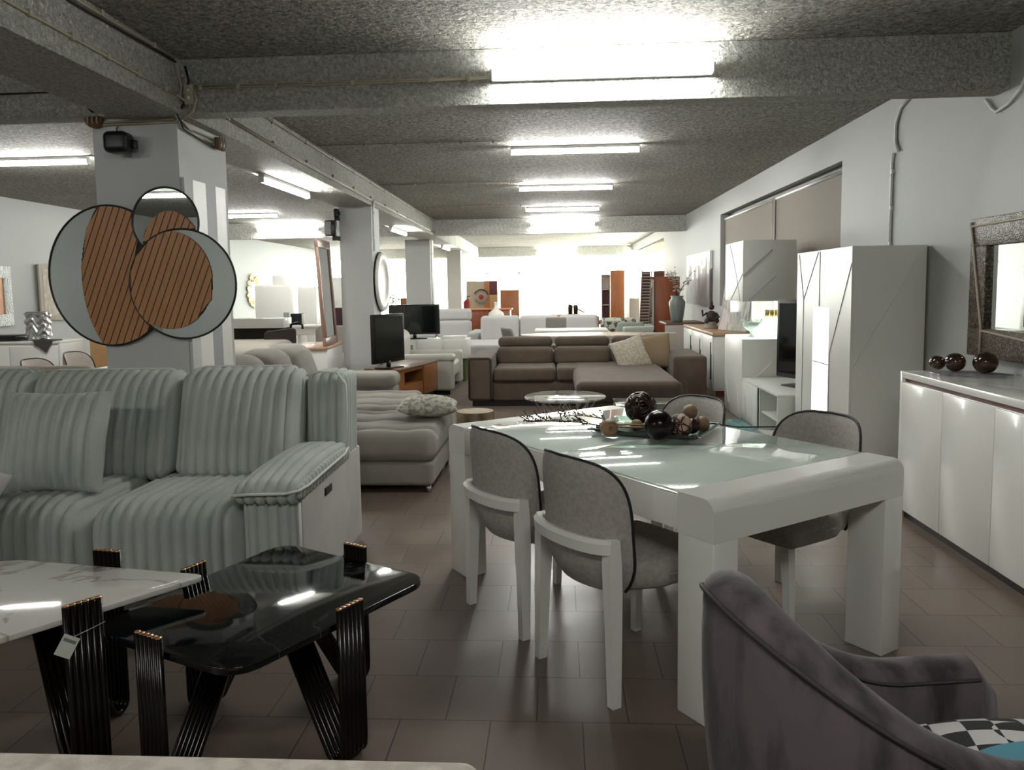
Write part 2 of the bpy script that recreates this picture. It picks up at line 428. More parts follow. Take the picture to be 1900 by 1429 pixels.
# far side windows; the first is added to light the far wall
for nm, y0, y1, z0, z1 in (('added_window_2', 27.6, 33.6, .4, 2.7), ('window_3', 19.6, 26.2, 1.1, 2.62)):
    mb = MB(); n = 4
    for i in range(n + 1): y = y0 + .03 + (y1 - y0 - .06) * i / n; mb.box(WX + .10, WX + .15, y - .025, y + .025, z0, z1)
    mb.box(WX + .10, WX + .15, y0, y1, z0, z0 + .05).box(WX + .10, WX + .15, y0, y1, z1 - .05, z1)
    w = struct(nm, mb, M_FIX); MB().box(WX + .12, WX + .126, y0, y1, z0, z1).obj('pane', M_PANE, w)
mb = MB()
for i in range(5): y = 27.03 + 6.4 * i / 4; mb.box(lwx(y) - .13, lwx(y) - .08, y - .025, y + .025, .4, 2.7)
w = struct('added_window_4', mb, M_FIX)  # window added in the left wall to throw light on the far wall
MB().add([(lwx(27) - .105, 27, .4), (lwx(33.5) - .105, 33.5, .4), (lwx(33.5) - .105, 33.5, 2.7), (lwx(27) - .105, 27, 2.7)], [(0, 1, 2, 3)]).obj('pane', M_PANE, w)
# window with roller blinds
M_BLIND = mat('taupe_blind', (.30, .265, .23), .8, bump=(140, .2, .002))
mb = MB().box(WX + .13, WX + .18, 7.5, 12.9, 1.1, 2.56)
w = struct('window_5', mb, M_BLACK)
def blind(y0, y1, label, chain):
    b = thing('roller_blind', label, 'blind', (WX + .07, (y0 + y1) / 2, 2.48))
    h = (y1 - y0) / 2 - .012
    MB().box(-.003, .003, -h, h, -1.32, 0).obj('blind_cloth', M_BLIND, b)
    MB().tube([(0, -h, .005), (0, h, .005)], .022, 10).obj('blind_roller', M_WHITEP, b)
    MB().tube([(-.03, chain, 0), (-.03, chain, -.72), (-.03, chain + .01, -.74)], .006, 6).obj('pull_cord', M_WHITEP, b)
blind(7.52, 9.93, 'taupe roller blind over the near half of the side window, behind the tall white cabinets', 1.17)
blind(9.95, 12.88, 'taupe roller blind over the far half of the side window, left of the white cord', -1.42)
M_YBLIND = mat('yellow_blind', (.75, .7, .4), .7)
b = thing('roller_blind', 'pale yellow roller blind rolled up at the top of the sunlit far window', 'blind', (WX + .07, 22.9, 2.58))
MB().box(-.003, .003, -3.2, 3.2, -.22, 0).obj('blind_cloth', M_YBLIND, b); MB().tube([(0, -3.2, .0), (0, 3.2, 0)], .025, 10).obj('blind_roller', M_WHITEP, b)

# beams and pillars
def qbeam(pts, z0, z1): return MB().prism(pts, z0, z1)
struct('trim_1', qbeam([(lbx(YB) - .48, YB), (lbx(YB), YB), (lbx(YF), YF), (lbx(YF) - .48, YF)], BZ, CZ - .002), M_BEAM)
k = 2
for y, x0 in ((4.82, -7.9), (16.25, -8.2), (27.9, -8.5)):
    struct('trim_%d' % k, MB().box(x0, WX, y, y + .17, BZ + .004, CZ - .004), M_BEAM); k += 1
PILLARS = [(-2.93, -2.38, 4.9, 5.62), (-2.87, -2.44, 10.3, 10.75), (-3.38, -2.82, 17.4, 17.9), (-3.18, -2.78, 22.6, 23.0), (-3.62, -3.2, 31.1, 31.5)]
for i, (x0, x1, y0, y1) in enumerate(PILLARS):
    struct('column' + ('' if i == 0 else '.%03d' % i), MB().box(x0, x1, y0, y1, 0, BZ + .002 if i else BZ + .002), M_COLM)

# ------------------------------------------------------------------ fluorescent fixtures
def fixture(label, loc, length, axis, mount, cat='light'):
    """mount: 'ceil' hangs below, 'wall' stands off towards -y"""
    t = thing('fluorescent_light', label, cat, loc, 0 if axis == 'x' else PI / 2, 'fluorescent tube lights on the ceiling and beams')
    h = length / 2
    if mount == 'ceil':
        MB().box(-h, h, -.03, .03, -.035, 0, .004).obj('housing', M_FIX, t)
        c = (0, -.058)
    else:
        MB().box(-h, h, -.035, 0, -.03, .03, .004).obj('housing', M_FIX, t)
        c = (-.058, 0)
    for s in (-1, 1):
        MB().box(s * h - .008, s * h + .008, c[0] - .03, c[0] + .03, c[1] - .028, c[1] + .028, .006).obj('end_cap', M_FIX, t)
    MB().tube([(-h + .01, c[0], c[1]), (h - .01, c[0], c[1])], .026, 12).obj('lamp_tube', M_TUBE, t)
    return t
fixture('long fluorescent tube fixed to the face of the nearest cross beam', (.272, 4.818, 2.70), 1.30, 'x', 'wall')
fixture('fluorescent tube on the ceiling just beyond the nearest cross beam', (.19, 8.1, CZ), 1.30, 'x', 'ceil')
fixture('second fluorescent tube on the ceiling beyond the nearest cross beam', (.13, 11.1, CZ), 1.30, 'x', 'ceil')
fixture('third fluorescent tube on the ceiling beyond the nearest cross beam', (.10, 14.1, CZ), 1.30, 'x', 'ceil')
fixture('fluorescent tube on the face of the second cross beam, centre aisle', (.12, 16.248, 2.72), 1.30, 'x', 'wall')
fixture('fluorescent tube on the face of the third cross beam, far end', (-.05, 27.898, 2.72), 1.30, 'x', 'wall')
fixture('fluorescent tube on the ceiling at the far left edge, left of the near pillar', (-5.5, 8.0, CZ), 1.30, 'x', 'ceil')
fixture('fluorescent tube on the ceiling right of the near pillar, over the left bay', (-5.7, 14.1, CZ), 1.30, 'x', 'ceil')
fixture('fluorescent tube on the second cross beam in the left bay', (-5.6, 16.248, 2.72), 1.30, 'x', 'wall')
fixture('slanting fluorescent tube under the long beam between the first two pillars', (-2.75, 7.95, BZ), 1.36, 'y', 'ceil')
fixture('small fluorescent tube under the long beam beyond the second pillar', (-2.87, 14.2, BZ), 1.36, 'y', 'ceil')
fixture('tiny fluorescent tube under the long beam beyond the third pillar', (-2.88, 20.3, BZ), 1.30, 'y', 'ceil')
fixture('farthest fluorescent tube under the long beam by the last pillars', (-3.0, 25.5, BZ), 1.30, 'y', 'ceil')
# unseen tubes added behind the viewer to brighten the near part of the shop
fixture('added unseen fluorescent tube on the ceiling over the near aisle', (.2, -.5, CZ), 1.30, 'x', 'ceil')

fixture('added unseen fluorescent tube on the ceiling over the near left bay', (-5.6, -1.2, CZ), 1.30, 'x', 'ceil')
fixture('added unseen fluorescent tube on the ceiling over the near left aisle', (-2.9, -.7, CZ), 1.30, 'x', 'ceil')
# ------------------------------------------------------------------ cables and conduits
def cable(path, r, label, m=None, clips=0, name='electric_cable', cat='cable', clipm=None):
    t = MB().tube(path, r, 6).obj(name, m or M_CABLE); tag(t, label, cat)
    if clips:
        P = [Vector(p) for p in path]; a, b = P[0], P[-1]
        for i in range(clips):
            q = a.lerp(b, (i + .5) / clips)
            MB().box(q.x - .012, q.x + .012, q.y - .012, q.y + .012, q.z - .016, q.z + .016, .003).obj('clip', m or M_CABLE, t)
    return t
cable([(-2.29, 4.806, 2.69), (-1.4, 4.806, 2.688), (-.40, 4.806, 2.69)], .006, 'thin clipped cable running along the nearest beam to its light', clips=8)
cable([(-2.29, 4.808, 2.703), (-1.4, 4.808, 2.70), (-.40, 4.808, 2.70)], .005, 'second thin cable just above the clipped one on the nearest beam')
def lf(y, z, o=.010): return (lbx(y) + o, y, z)
cable([lf(2.6, 2.66), lf(3.24, 2.65), lf(4.1, 2.64), lf(4.74, 2.635)], .007, 'single cable along the middle of the long beam above the near pillar', clips=7)
cable([lf(2.6, 2.835), lf(3.8, 2.835), lf(4.74, 2.85)], .009, 'thick cable in the corner of the long beam and near ceiling', clips=4)
cable([lf(2.6, 2.81), lf(3.8, 2.81), lf(4.74, 2.83)], .007, 'thin cable just under the thick one on the long beam', M_CABLEK)
cable([lf(5.05, 2.665), lf(7.2, 2.62), lf(9.9, 2.60), lf(13, 2.60), lf(16.2, 2.6)], .008, 'cable running along the lower long beam beyond the near cross beam', clips=12)
cable([lf(5.05, 2.68), lf(7.2, 2.635), lf(9.9, 2.615), lf(16.2, 2.615)], .006, 'thin companion cable on the long beam beyond the near cross beam')
cable([lf(5.05, 2.83), lf(8, 2.83), lf(12, 2.83), lf(16.2, 2.83)], .009, 'thick cable along the top corner of the long beam toward the far end', clips=12)
cable([(-3.9, 4.806, 2.69), (-3.0, 4.806, 2.69), (-2.93, 4.806, 2.62), (-2.86, 4.80, 2.56)], .006, 'dark cable on the left cross beam bending down to the near pillar', M_CABLEK)
for k_, y in enumerate((7.72, 10.72, 13.72)):
    cable([(lbx(y) + .01, y, 2.862), (-1.2, y, 2.862), (-.45, y + .02, 2.862)], .005, 'thin ceiling cable feeding the %s light beyond the near beam' % ('first', 'second', 'third')[k_], clips=6)
# tangle at the head of the near pillar
px, py = -2.36, 4.87
tang = [[(lbx(4.7) + .012, 4.72, 2.84), (-2.30, 4.79, 2.80), (-2.29, 4.802, 2.70), (-2.31, 4.80, 2.60), (-2.34, 4.80, 2.53), (-2.365, 5.0, 2.50), (-2.365, 5.35, 2.50)],
        [(-2.26, 4.80, 2.82), (-2.24, 4.795, 2.74), (-2.26, 4.80, 2.62), (-2.33, 4.81, 2.54), (-2.36, 4.95, 2.48), (-2.362, 5.4, 2.44)],
        [(-2.22, 4.80, 2.69), (-2.20, 4.80, 2.62), (-2.22, 4.80, 2.555), (-2.33, 4.86, 2.515), (-2.36, 5.1, 2.47), (-2.36, 5.42, 2.465)],
        [(lbx(4.7) + .012, 4.72, 2.635), (-2.28, 4.79, 2.62), (-2.25, 4.80, 2.60), (-2.24, 4.80, 2.57)],
        [(-2.93, 4.885, 2.50), (-2.6, 4.885, 2.505), (-2.36, 4.885, 2.51), (-2.33, 4.84, 2.54), (-2.32, 4.80, 2.62)],
        [(-2.93, 4.885, 2.515), (-2.6, 4.885, 2.52), (-2.37, 4.885, 2.525)]]
lab = ['outermost cable bending down over the near pillar head', 'second cable looping down over the near pillar head', 'third cable looping down over the near pillar head', 'short cable end entering the box on the near pillar head', 'cable running across the top of the near pillar face', 'upper cable across the top of the near pillar face']
for i, p in enumerate(tang):
    cable(p, .007, lab[i], M_CABLE if i != 1 else M_CABLEK)
b = thing('junction_box', 'small cream junction box with two knobs beside the near pillar head', 'junction box', (-2.245, 4.82, 2.65))
MB().box(-.03, .03, -.03, 0, -.06, .06, .006).obj('case', M_CABLE, b)
for z in (-.02, .025): MB().ball((0, -.034, z), .011, 10).obj('knob', M_WHITEP, b)
b = thing('junction_box', 'round brown junction box with cable loops on the left corner of the near pillar', 'junction box', (-2.90, 4.89, 2.535))
mb = MB(); mb.lathe([(0, 0), (.055, 0), (.055, .03), (0, .03)], 16, mtx=RX(PI / 2)); mb.obj('case', mat('old_rust', (.18, .09, .05), .7), b)
for k_ in range(3): MB().tube([(-.03 + .03 * k_, -.035, -.03), (-.025 + .03 * k_, -.045, .01), (-.03 + .03 * k_, -.035, .05)], .005, 6).obj('cable_loop', M_CABLE, b)
b = thing('junction_box', 'bundle box of looped wires at the right corner of the near pillar', 'junction box', (-2.36, 5.45, 2.47))
MB().box(0, .03, -.06, .06, -.04, .04, .006).obj('case', mat('old_rust', (.18, .09, .05), .7), b)
for k_ in range(3): MB().tube([(.035, -.045 + .04 * k_, -.04), (.045, -.045 + .04 * k_, 0), (.035, -.045 + .04 * k_, .045)], .005, 6).obj('cable_loop', M_CABLE, b)
M_COND = mat('conduit_grey', (.80, .82, .80), .5)
cable([(WX - .012, 6.38, 1.6), (WX - .012, 6.38, 2.36), (WX - .012, 6.36, 2.44)], .012, 'white painted conduit rising up the right wall behind the tall white cabinet', M_COND, 3)
cable([(WX - .012, 6.27, 2.44), (WX - .012, 6.33, 2.52), (WX - .012, 6.33, 2.66), (WX - .012, 6.25, 2.76), (WX - .012, 6.1, 2.80)], .013, 'upper length of conduit curving to the ceiling on the right wall', M_COND)
cable([(WX - .012, 5.06, 2.54), (WX - .012, 4.98, 2.47), (WX - .012, 4.93, 2.44), (WX - .012, 4.80, 2.46), (WX - .012, 4.70, 2.51), (WX - .012, 4.62, 2.60)], .009, 'looping cable on the right wall under the end of the nearest beam', M_COND)
for i in (1, 2):
    x0, x1, y0, y1 = PILLARS[i]
    cable([(x1 + .03, y0 - .012, 1.95 if i == 1 else 1.0), (x1 + .03, y0 - .012, 2.5), (x1 + .05, y0 - .02, 2.62)], .016, 'vertical white conduit on the right edge of the %s pillar' % ('second' if i == 1 else 'third'), M_COND, 2)

# ================================================================== DINING TABLE
UA = math.atan2(-.813, .583)                 # direction of the long side
tb = thing('dining_table', 'white gloss dining table with frosted glass top and thick square legs', 'table', (.385, 3.47, 0), UA)
hw, hd = .895, .518
# end caps with rounded outer edge
def endcap(s):
    prof = [(0, 0)] + [(.16 - .045 + .045 * math.sin(a), .14 - .045 + .045 * math.cos(a)) for a in [PI / 2 * i / 8 for i in range(9)]][::1]
    pts = [(0, 0), (.16, 0)] + [(.16 - .045 + .045 * math.cos(a), .14 - .045 + .045 * math.sin(a)) for a in [PI / 2 * i / 8 for i in range(9)]] + [(0, .14)]
    mb = MB(); M4 = Matrix(((s, 0, 0, s * (hw - .16)), (0, 0, 1, 0), (0, 1, 0, .62), (0, 0, 0, 1)))
    mb.prism(pts, -hd, hd, M4, smooth=False); o = mb.obj('end_block', M_LACQ, tb)
    return o
for s in (1, -1): endcap(s)
MB().box(-hw + .162, hw - .162, -hd, -hd + .03, .63, .748, .002).obj('apron', M_LACQ, tb)
MB().box(-hw + .162, hw - .162, hd - .03, hd, .63, .748, .002).obj('apron', M_LACQ, tb)
for sx in (1, -1):
    for sy in (1, -1):
        x1, y1 = sx * hw, sy * hd
        MB().box(min(x1, x1 - sx * .158), max(x1, x1 - sx * .158), min(y1, y1 - sy * .115), max(y1, y1 - sy * .115), 0, .6195, .003).obj('leg', M_LACQ, tb)
MB().box(-hw + .162, hw - .162, -hd, hd, .7485, .753, .001).obj('tabletop', M_LACQ, tb)
M_FROST = mat('frosted_glass_top', (.72, .82, .75), .035, spec=.8, coat=.6)
MB().box(-hw + .166, -.003, -hd + .012, hd - .012, .7532, .7600, .001).obj('glass_panel', M_FROST, tb)
MB().box(.003, hw - .166, -hd + .012, hd - .012, .7532, .7600, .001).obj('glass_panel', M_FROST, tb)

# ================================================================== DINING CHAIRS
def shell_pts(side, nu=32, nv=26):
    """curved, round-topped back; side +1 outside, -1 inside. returns grid"""
    g = []
    for j in range(nv + 1):
        v = 1 - (1 - j / nv) ** 1.7; z = .375 + .475 * v
        k = max(0, (v - .45) / .55); wf = (1 - k ** 3.2) ** (1 / 3.2) if k < 1 else 0.0
        kb = max(0, (.26 - v) / .26); wf *= (1 - .30 * kb ** 2)
        row = []
        for i in range(nu + 1):
            u = -1 + 2 * i / nu
            th = u * wf * 1.08
            e = (1 - abs(u) ** 6) * (1 - max(0, k) ** 8)
            th_ = .018 * e
            x = (.262 + side * th_) * math.sin(th)
            y = -.062 - (.225 + side * th_) * math.cos(th) - .035 * v + .05 * kb ** 2
            row.append((x, y, z))
        g.append(row)
    return g
def loft(mb, secs):
    vs = []; fs = []
    for c, wx, wy in secs:
        for (dx, dy) in ((-1, -1), (1, -1), (1, 1), (-1, 1)): vs.append((c[0] + dx * wx, c[1] + dy * wy, c[2]))
    n = len(secs)
    for i in range(n - 1):
        for k in range(4): l = (k + 1) % 4; fs.append((i * 4 + k, (i + 1) * 4 + k, (i + 1) * 4 + l, i * 4 + l))
    fs += [(0, 1, 2, 3), (4 * n - 1, 4 * n - 2, 4 * n - 3, 4 * n - 4)]
    return mb.add(vs, fs, False)
def make_chair(label):
    t = thing('dining_chair', label, 'chair', (0, 0, 0), 0, 'dining chairs at the white table')
    mb = MB(); nu, nv = 32, 26
    for sd in (1, -1):
        g = shell_pts(sd, nu, nv); vs = [p for r in g for p in r]
        fs = []
        for j in range(nv):
            for i in range(nu):
                a = j * (nu + 1) + i; q = (a, a + 1, a + nu + 2, a + nu + 1); fs.append(q if sd > 0 else tuple(reversed(q)))
        mb.add(vs, fs, True)
    mb.obj('backrest', M_GREYW, t)
    g = shell_pts(0, nu, nv)
    path = [g[j][0] for j in range(0, nv + 1)] + [g[j][nu] for j in range(nv - 1, -1, -1)]
    MB().tube(path, .006, 6).obj('piping', M_PIPE, t)
    def sf(x, y, z, nx, ny, nz):
        d = 1 - min(1, (x / .24) ** 2) * .5 - min(1, (y / .24) ** 2) * .3
        w = .80 if y < -.05 else 1
        return (x * (w - 1) * min(1, (-.05 - y) / .1) if y < -.05 else 0, 0, .018 * d if nz > 0 else -.01 * d)
    MB().soft(-.24, .24, -.215, .25, .375, .462, .04, .03, sf).obj('seat', M_GREYW, t)
    MB().tube([(-.243, -.02, .425), (-.238, .18, .425), (-.19, .249, .425), (0, .255, .425), (.19, .249, .425), (.238, .18, .425), (.243, -.02, .425)], .004, 6).obj('seat_piping', M_GREYW, t)
    # wooden frame: bar hugging the back and two raked rear legs
    bar = []
    for i in range(25):
        q = -1 + 2 * i / 24
        th = q * PI / 2 * .93
        bar.append((.205 * math.sin(th), -.252 - .072 * math.cos(th), .56))
    mb = MB(); vs = []; fs = []
    for (x, y, z) in bar:
        n = Vector((x, (y + .12) * 1.3, 0)).normalized()
        for (dr, dz) in ((-.006, -.024), (.022, -.024), (.026, .014), (.012, .026), (-.006, .024)): vs.append((x + n.x * dr, y + n.y * dr, z + dz))
    for i in range(24):
        for k in range(5): l = (k + 1) % 5; fs.append((i * 5 + k, (i + 1) * 5 + k, (i + 1) * 5 + l, i * 5 + l))
    fs += [tuple(range(5)), tuple(24 * 5 + k for k in (4, 3, 2, 1, 0))]
    mb.add(vs, fs, False); mb.obj('back_bar', M_LACQ2, t)
    for s in (-1, 1):
        loft(MB(), [((s * .203, -.256, .582), .021, .020), ((s * .204, -.256, .50), .021, .027), ((s * .208, -.256, .40), .020, .027), ((s * .214, -.258, .26), .019, .023), ((s * .222, -.262, 0), .016, .018)]).obj('leg', M_LACQ2, t)
        loft(MB(), [((s * .18, .20, .385), .020, .020), ((s * .20, .205, 0), .015, .015)]).obj('leg', M_LACQ2, t)
    return t
WA = math.atan2(.583, .813)
def chair_at(t, rearx, reary, ang):       # rear-foot midpoint and facing direction (world angle of +y)
    rot = ang - PI / 2
    off = RZ(rot) @ Vector((0, -.265, 0))
    t.location = (rearx - off.x, reary - off.y, 0); t.rotation_euler = (0, 0, rot)
c1 = make_chair('grey upholstered dining chair nearest the white near table leg, on the left long side')
chair_at(c1, .05, 2.76, WA)
c2 = dup(c1, label='grey upholstered dining chair farther along the left side, by the far table leg'); chair_at(c2, -.28, 3.275, WA)
c3 = dup(c1, label='grey upholstered dining chair on the far side, in front of the tall white cabinet'); chair_at(c3, 1.20, 3.58, WA + PI)
c4 = dup(c1, label='grey upholstered dining chair on the far side, behind the wooden balls'); chair_at(c4, .74, 4.14, WA + PI)

# ================================================================== CENTREPIECE ON THE TABLE
tz = .760
def tray_mesh(hx, hy, z0, rise, th=.006):
    mb = MB(); n = 14; vs = []
    for zo in (0, th):
        for j in range(n + 1):
            for i in range(n + 1):
                u, v = -1 + 2 * i / n, -1 + 2 * j / n
                k = max(abs(u), abs(v)); z = z0 + zo + rise * max(0, (k - .62) / .38) ** 1.6
                vs.append((u * hx, v * hy, z))
    N1 = (n + 1) ** 2; fs = []
    for j in range(n):
        for i in range(n):
            a = j * (n + 1) + i; q = (a, a + 1, a + n + 2, a + n + 1); fs.append(tuple(reversed(q))); fs.append(tuple(N1 + k for k in q))
    for i in range(n):
        for (a, b) in ((i, i + 1), (n * (n + 1) + i + 1, n * (n + 1) + i), ((i + 1) * (n + 1), i * (n + 1)), (i * (n + 1) + n, (i + 1) * (n + 1) + n)):
            fs.append((a, b, N1 + b, N1 + a))
    return mb.add(vs, fs, True)
tr = tray_mesh(.26, .20, 0, .028).obj('glass_platter', M_GLASSG); tr.location = (.45, 3.62, tz + .001); tr.rotation_euler = (0, 0, -.42)
tag(tr, 'square green glass platter with upturned rim on the dining table', 'platter')
bz = tz + .011
def ball_thing(name, label, c, r, m):
    o = MB().ball((0, 0, 0), r, 24).obj(name, m); o.location = c; tag(o, label, 'decorative ball'); return o
# woven openwork ball: bands on a sphere
def lattice_ball(r, n, tube, seed):
    rnd = random.Random(seed); mb = MB()
    for i in range(n):
        ax = Vector((rnd.uniform(-1, 1), rnd.uniform(-1, 1), rnd.uniform(-1, 1))).normalized(); u = ax.orthogonal().normalized(); w = ax.cross(u)
        h = rnd.uniform(-.55, .55) * r; rr = math.sqrt(r * r - h * h)
        mb.tube([ax * h + (u * math.cos(a) + w * math.sin(a)) * rr for a in [2 * PI * k / 30 for k in range(30)]], tube, 5, closed=True)
    return mb
M_DKBALL = mat('dark_brown_gloss', (.022, .008, .005), .25)
M_BLKBALL = mat('black_brown_gloss', (.004, .0015, .001), .22, spec=.3)
M_TANW = mat('tan_wood', (.25, .155, .075), .5, vary=(14, (.17, .10, .045), .35, .7))
o = lattice_ball(.072, 26, .0065, 3).obj('woven_ball', M_DKBALL); o.location = (.40, 3.80, bz + .08); tag(o, 'dark brown openwork ball, the tallest on the glass platter', 'decorative ball')
MB().ball((0, 0, 0), .05, 16).obj('core', mat('mother_of_pearl', (.6, .52, .48), .3, vary=(25, (.03, .012, .01), .45, .55)), o)
ball_thing('gloss_ball', 'shiny near-black ball at the front of the glass platter', (.437, 3.385, bz + .066), .066, M_BLKBALL)
o = MB().ball((0, 0, 0), .052, 24).obj('patterned_ball', mat('pink_shell', (.42, .27, .19), .5)); o.location = (.533, 3.43, bz + .054)
tag(o, 'tan ball wrapped in dark brown leaf-vein lines, right of the black ball', 'decorative ball')
lattice_ball(.0535, 16, .0022, 8).obj('vein_wrap', M_DKBALL, o)
o = MB().lathe([(.0, -.035), (.022, -.036), (.036, -.02), (.040, 0), (.034, .022), (.02, .034), (.012, .034), (.011, .02), (0, .018)], 22).obj('wooden_pod', M_TANW); o.location = (.225, 3.47, bz + .040)
o.rotation_euler = (PI / 2 * .95, 0, .35); tag(o, 'small tan wooden pod with a drilled hole at the left of the platter', 'decorative pod')
MB().lathe([(0, .0185), (.0108, .0185)], 14).obj('hole', M_BLKBALL, o)
for i, (x, y, r, lb) in enumerate(((.60, 3.53, .036, 'brown wooden ball behind the leaf-veined ball, the nearer of three stacked balls'), (.655, 3.58, .036, 'brown wooden ball at the right end of the glass platter'), (.605, 3.60, .034, 'brown wooden ball leaning behind the right-hand balls'), (.36, 3.60, .028, 'small tan ball in front of the openwork ball'))):
    ball_thing('wooden_ball', lb, (x, y, bz + r + (.055 if i == 2 else .0)), r, M_TANW if i in (1, 2, 3) else M_DKBALL)
# dry twigs
rnd = random.Random(5)
def twig(base, tip, label, nb):
    base, tip = Vector(base), Vector(tip); mb = MB(); ax = tip - base
    pts = [base + ax * (k / 10) + Vector((0, 0, .018 * math.sin(PI * k / 10))) for k in range(11)]
    mb.tube(pts, [.0032 - .0020 * k / 10 for k in range(11)], 5)
    for i in range(nb):
        k = rnd.uniform(.25, .98); p = base + ax * k + Vector((0, 0, .018 * math.sin(PI * k)))
        d = (ax.normalized() + Vector((rnd.uniform(-.8, .8), rnd.uniform(-.8, .8), rnd.uniform(-.05, .8)))).normalized() * rnd.uniform(.03, .08)
        mid = p + d * .5 + Vector((rnd.uniform(-.006, .006), rnd.uniform(-.006, .006), .004))
        mb.tube([p, mid, p + d], .0018, 4)
        for q in (.5, .8, 1.): mb.ball(p + d * q, .0042, 6)
    o = mb.obj('dry_twig', mat('dry_twig_brown', (.05, .03, .02), .8)); tag(o, label, 'twig')
twig((.27, 3.60, tz + .022), (-.16, 3.80, tz + .020), 'dry berry twig reaching left across the glass top', 34)
twig((.30, 3.68, tz + .024), (.02, 3.93, tz + .03), 'shorter dry berry twig behind the wooden pod', 16)
cable([(.17, 3.52, bz + .034), (.3, 3.47, bz + .02), (.42, 3.50, bz + .018), (.62, 3.60, bz + .012), (.72, 3.68, tz + .032), (.85, 3.72, tz + .006), (1.03, 3.74, tz + .004)], .0035, 'thin dark reed stem lying across the platter to the right', mat('reed_dark', (.03, .025, .02), .5), name='dark_reed', cat='reed')
for a_, lb in (((.25, 3.52, .30, .045), 'upper of two tan reed sticks lying on the platter'), ((.24, 3.50, .36, .038), 'lower of two tan reed sticks lying on the platter')):
    o = MB().tube([(a_[0], a_[1], bz + a_[3]), (a_[0] + .22, a_[1] - .02, bz + a_[3])], .004, 6).obj('reed_stick', M_TANW); tag(o, lb, 'stick')

# ================================================================== MAUVE ARMCHAIR
def armchair():
    cx, cy, ang = .575, 1.478, .15
    t = thing('armchair', 'mauve grey velvet tub armchair with rolled rim and piping, in the near right corner', 'armchair', (cx, cy, 0), ang)
    w2, l, zb, za = .245, .66, .865, .575
    def rimpt(s, out=0.):
        a = abs(s)
        if a < .55: th = (a / .55) * PI / 2; x = -(.30 + out) * math.cos(th); y = (w2 + out) * math.sin(th)
        else: x = (a - .55) / .45 * (l - .30); y = w2 + out
        y *= -1 if s < 0 else 1
        return x, y, za + (zb - za) * (0.5 + 0.5 * math.cos(PI * min(1, a * (1.27 if s > 0 else 1.15))))
    n = 44; prof_n = 0; rows = []
    for i in range(n + 1):
        s = -1 + 2 * i / n
        x0, y0, z = rimpt(s)
        sec = []
        # section from outer bottom, over the rim, to inner bottom
        def at(o, zz): q = rimpt(s, o); return (q[0], q[1], zz)
        for k in range(9):
            f = k / 8; sec.append(at(-.075 * (1 - f) ** 1.3 + .02 * math.sin(PI * f), .16 + (z - .16) * f))
        th_ = .095
        for k in range(1, 9):
            a = PI * k / 8; sec.append(at(-th_ / 2 + th_ / 2 * math.cos(a), z + .035 * math.sin(a)))
        for k in range(1, 7):
            f = k / 6; sec.append(at(-th_ - .01 * math.sin(PI * f), z + (.36 - z) * f))
        rows.append(sec)
    m = len(rows[0]); vs = [p for r in rows for p in r]; fs = []
    for i in range(n):
        for k in range(m - 1): fs.append((i * m + k, (i + 1) * m + k, (i + 1) * m + k + 1, i * m + k + 1))
    mb = MB(); mb.add(vs, fs, True)
    for i in (0, n):       # arm fronts, slightly bulged
        r = rows[i]; c = Vector(r[0]); cen = sum((Vector(q) for q in r), Vector()) / m; cen.x += .05
        ring = [tuple(Vector(q).lerp(cen, .5) + Vector((.03, 0, 0))) for q in r]
        b0 = r + ring + [tuple(cen)]; ff = []
        for k in range(m):
            l_ = (k + 1) % m; q1 = (k, l_, m + l_, m + k); q2 = (m + k, m + l_, 2 * m)
            ff += [q1, q2] if i else [tuple(reversed(q1)), tuple(reversed(q2))]
        mb.add(b0, ff, True)
    mb.obj('shell', M_VELVET, t)
    M_VP = mat('velvet_piping', (.05, .043, .047), .8)
    MB().tube([(lambda q: (q[0], q[1], q[2] + .002))(rimpt(-1 + 2 * i / 60, .004)) for i in range(61)], .0045, 6).obj('rim_piping', M_VP, t)
    MB().tube([(lambda q: (q[0], q[1], q[2] + .004))(rimpt(-1 + 2 * i / 60, -.097)) for i in range(61)], .0035, 6).obj('inner_piping', M_VP, t)
    MB().soft(-.17, .40, -.148, .148, .33, .46, .05, .03, lambda x, y, z, a, b, c: (0, 0, .02 * (1 - (y / .17) ** 2) if c > 0 else 0)).obj('seat_cushion', M_VELVET, t)
    MB().soft(-.20, .33, -.165, .165, .14, .335, .03, .06).obj('seat_base', M_VELVET, t)
    for sx, sy in ((-.15, -.13), (-.15, .13), (.28, -.13), (.28, .13)):
        MB().tube([(sx, sy, .15), (sx * 1.15, sy * 1.2, 0)], [.018, .011], 10).obj('leg', M_BLACK, t)
armchair()
